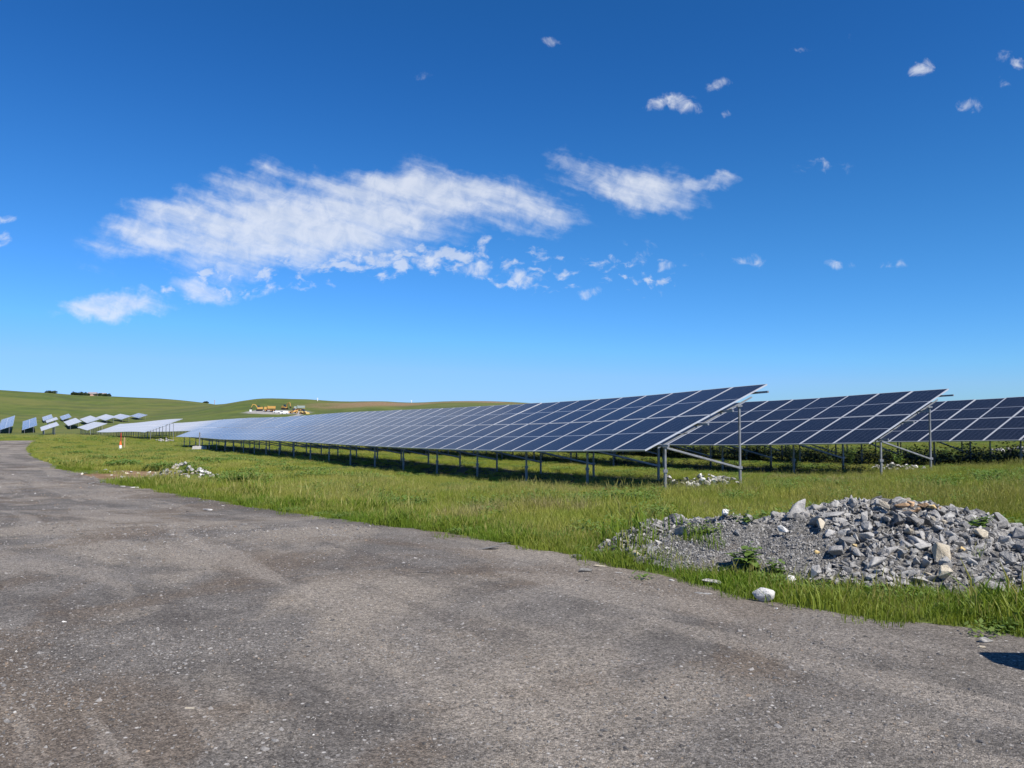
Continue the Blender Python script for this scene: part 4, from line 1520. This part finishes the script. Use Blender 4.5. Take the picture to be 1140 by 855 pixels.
# clouds, laid out by direction of sight in the world
tc = wt('ShaderNodeTexCoord').outputs['Generated']
sx = wt('ShaderNodeSeparateXYZ', ins={0: tc})
yy = wt.math('MAXIMUM', sx.outputs[1], .05)
u = wt.math('DIVIDE', sx.outputs[0], yy)
v = wt.math('DIVIDE', sx.outputs[2], yy)
uv = wt('ShaderNodeCombineXYZ', ins={0: u, 1: v}).outputs[0]
zz = wt.math('MAXIMUM', sx.outputs[2], .03)
pl = wt('ShaderNodeCombineXYZ', ins={0: wt.math('DIVIDE', sx.outputs[0], zz), 1: wt.math('DIVIDE', sx.outputs[1], zz)}).outputs[0]
wn = wt('ShaderNodeTexNoise', ins={'Vector': uv, 'Scale': 9.0, 'Detail': 5.0, 'Roughness': .6})
wv = wt('ShaderNodeVectorMath', operation='SUBTRACT', ins={0: wn.outputs['Color'], 1: (.5, .5, .5)})


def warped(amount):
    s_ = wt('ShaderNodeVectorMath', operation='SCALE', ins={0: wv.outputs[0], 'Scale': amount})
    return wt('ShaderNodeVectorMath', operation='ADD', ins={0: uv, 1: s_.outputs[0]}).outputs[0]


W1 = warped(.10)
W2 = warped(.05)


def blob(px, py, hw, hh, rot, amp, w):
    r0 = ray(px, py)
    c = (r0[0] / r0[1], r0[2] / r0[1], 0)
    mp = wt('ShaderNodeMapping', vector_type='TEXTURE', ins={'Vector': w, 'Location': c, 'Rotation': (0, 0, R(rot)), 'Scale': (hw / F, hh / F, 1)})
    mp2 = wt('ShaderNodeVectorMath', operation='MULTIPLY', ins={0: mp.outputs[0], 1: (1, 1, 0)})
    ln = wt('ShaderNodeVectorMath', operation='LENGTH', ins={0: mp2.outputs[0]})
    return wt('ShaderNodeMapRange', ins={0: ln.outputs['Value'], 1: 1.0, 2: .35, 3: 0.0, 4: amp}).outputs[0]


BLOBS_BIG = [(330, 250, 265, 74, 4, 1.15), (200, 252, 130, 56, 8, 1.0), (440, 218, 205, 46, -4, 1.05), (530, 218, 150, 46, -12, 1.05), (600, 232, 60, 24, -20, .8), (300, 215, 130, 34, 12, .8), (705, 203, 105, 34, -14, .88), (790, 206, 55, 15, -2, .72),
             (120, 340, 85, 20, 0, 1.0), (225, 320, 60, 20, 0, .75), (640, 180, 50, 16, -25, .6)]
BLOBS_SMALL = [(390, 284, 30, 18, 0, .9), (428, 287, 26, 16, 0, .85), (470, 290, 36, 15, 5, .9), (527, 297, 34, 18, 0, .8), (585, 310, 18, 11, -20, 1.0), (652, 326, 18, 9, 0, .8),
               (740, 325, 9, 9, 0, .6), (714, 285, 18, 11, 20, .6), (742, 291, 18, 9, 10, .55), (679, 288, 9, 8, 0, .6), (832, 292, 26, 9, -6, .8), (936, 294, 24, 8, 0, .6), (995, 287, 20, 10, 0, .55),
               (748, 114, 36, 14, 8, .9), (797, 90, 26, 10, 12, .75), (1028, 77, 18, 13, 10, .85), (1115, 93, 12, 14, 0, .65), (1077, 121, 26, 11, 25, .6), (915, 184, 40, 16, 0, .42),
               (607, 45, 22, 10, 0, .45), (465, 82, 20, 9, 0, .5), (2, 268, 18, 14, 0, .7), (8, 244, 18, 7, 0, .6), (1137, 69, 14, 10, 0, .6), (800, 120, 10, 9, 0, .45), (950, 40, 20, 8, 0, .4),
               (330, 292, 60, 18, 0, .6), (260, 300, 50, 14, 0, .5), (312, 325, 26, 8, 0, .5), (895, 55, 22, 7, 15, .35), (1120, 60, 16, 9, 30, .45)]
mask_b = None
for a in BLOBS_BIG:
    b = blob(*a, W1)
    mask_b = b if mask_b is None else wt.math('MAXIMUM', mask_b, b)
mask_s = None
for a in BLOBS_SMALL:
    b = blob(*a, W2)
    mask_s = b if mask_s is None else wt.math('MAXIMUM', mask_s, b)
# fibres lean down to the left, clumps underneath
mpr = wt('ShaderNodeMapping', ins={'Vector': warped(.018), 'Rotation': (0, 0, R(17))})
mpf = wt('ShaderNodeMapping', ins={'Vector': mpr.outputs[0], 'Scale': (7, 40, 1)})
n1 = wt('ShaderNodeTexNoise', ins={'Vector': mpf.outputs[0], 'Scale': 1.0, 'Detail': 6.0, 'Roughness': .58})
n2 = wt('ShaderNodeTexNoise', ins={'Vector': uv, 'Scale': 42.0, 'Detail': 6.0, 'Roughness': .62, 'Distortion': .6})
nb = wt.math('ADD', wt.math('MULTIPLY', n1.outputs['Fac'], .72), wt.math('MULTIPLY', n2.outputs['Fac'], .28))
db = wt.math('ADD', mask_b, wt.math('MULTIPLY', wt.math('SUBTRACT', nb, .5), 2.5))
db = wt.math('MULTIPLY', wt.step(db, .15, 1.35), wt.step(mask_b, .0, .25))
ds = wt.math('ADD', mask_s, wt.math('MULTIPLY', wt.math('SUBTRACT', n2.outputs['Fac'], .5), 2.6))
ds = wt.math('MULTIPLY', wt.step(ds, .25, 1.45), wt.step(mask_s, 0, .3))
mask_p = None
for a in [(440, 290, 210, 30, 2, 1.0), (250, 312, 120, 28, 8, .9), (590, 302, 90, 30, 0, .8), (330, 320, 70, 18, 0, .7), (700, 300, 110, 40, 0, .5)]:
    b = blob(*a, W2)
    mask_p = b if mask_p is None else wt.math('MAXIMUM', mask_p, b)
n3 = wt('ShaderNodeTexNoise', ins={'Vector': wt('ShaderNodeMapping', ins={'Vector': W2, 'Scale': (36, 54, 1)}).outputs[0], 'Scale': 1.0, 'Detail': 5.0, 'Roughness': .55})
dp = wt.math('ADD', mask_p, wt.math('MULTIPLY', wt.math('SUBTRACT', n3.outputs['Fac'], .5), 5.0))
dp = wt.math('MULTIPLY', wt.step(dp, .60, 1.55), wt.step(mask_p, 0, .5))
dens = wt.math('MAXIMUM', wt.math('MULTIPLY', db, .76), wt.math('MAXIMUM', wt.math('MULTIPLY', ds, .74), wt.math('MULTIPLY', dp, .62)))
front = wt.step(sx.outputs[1], .1, .3)
dens = wt.math('MULTIPLY', dens, front)
cl = wt.mix(wt.step(n2.outputs['Fac'], .3, .7), (5.0, 5.4, 6.1), (6.1, 6.3, 6.7))
final = wt.mix(dens, skycol, cl)
wt.l.new(final, bg.inputs[0])
bg.inputs[1].default_value = .10
wt.l.new(bg.outputs[0], wout.inputs[0])

scene.view_settings.view_transform = 'Standard'
scene.view_settings.look = 'None'
scene.view_settings.gamma = 1
scene.view_settings.exposure = 0.52
scene.cycles.max_bounces = 6
scene.cycles.transparent_max_bounces = 4
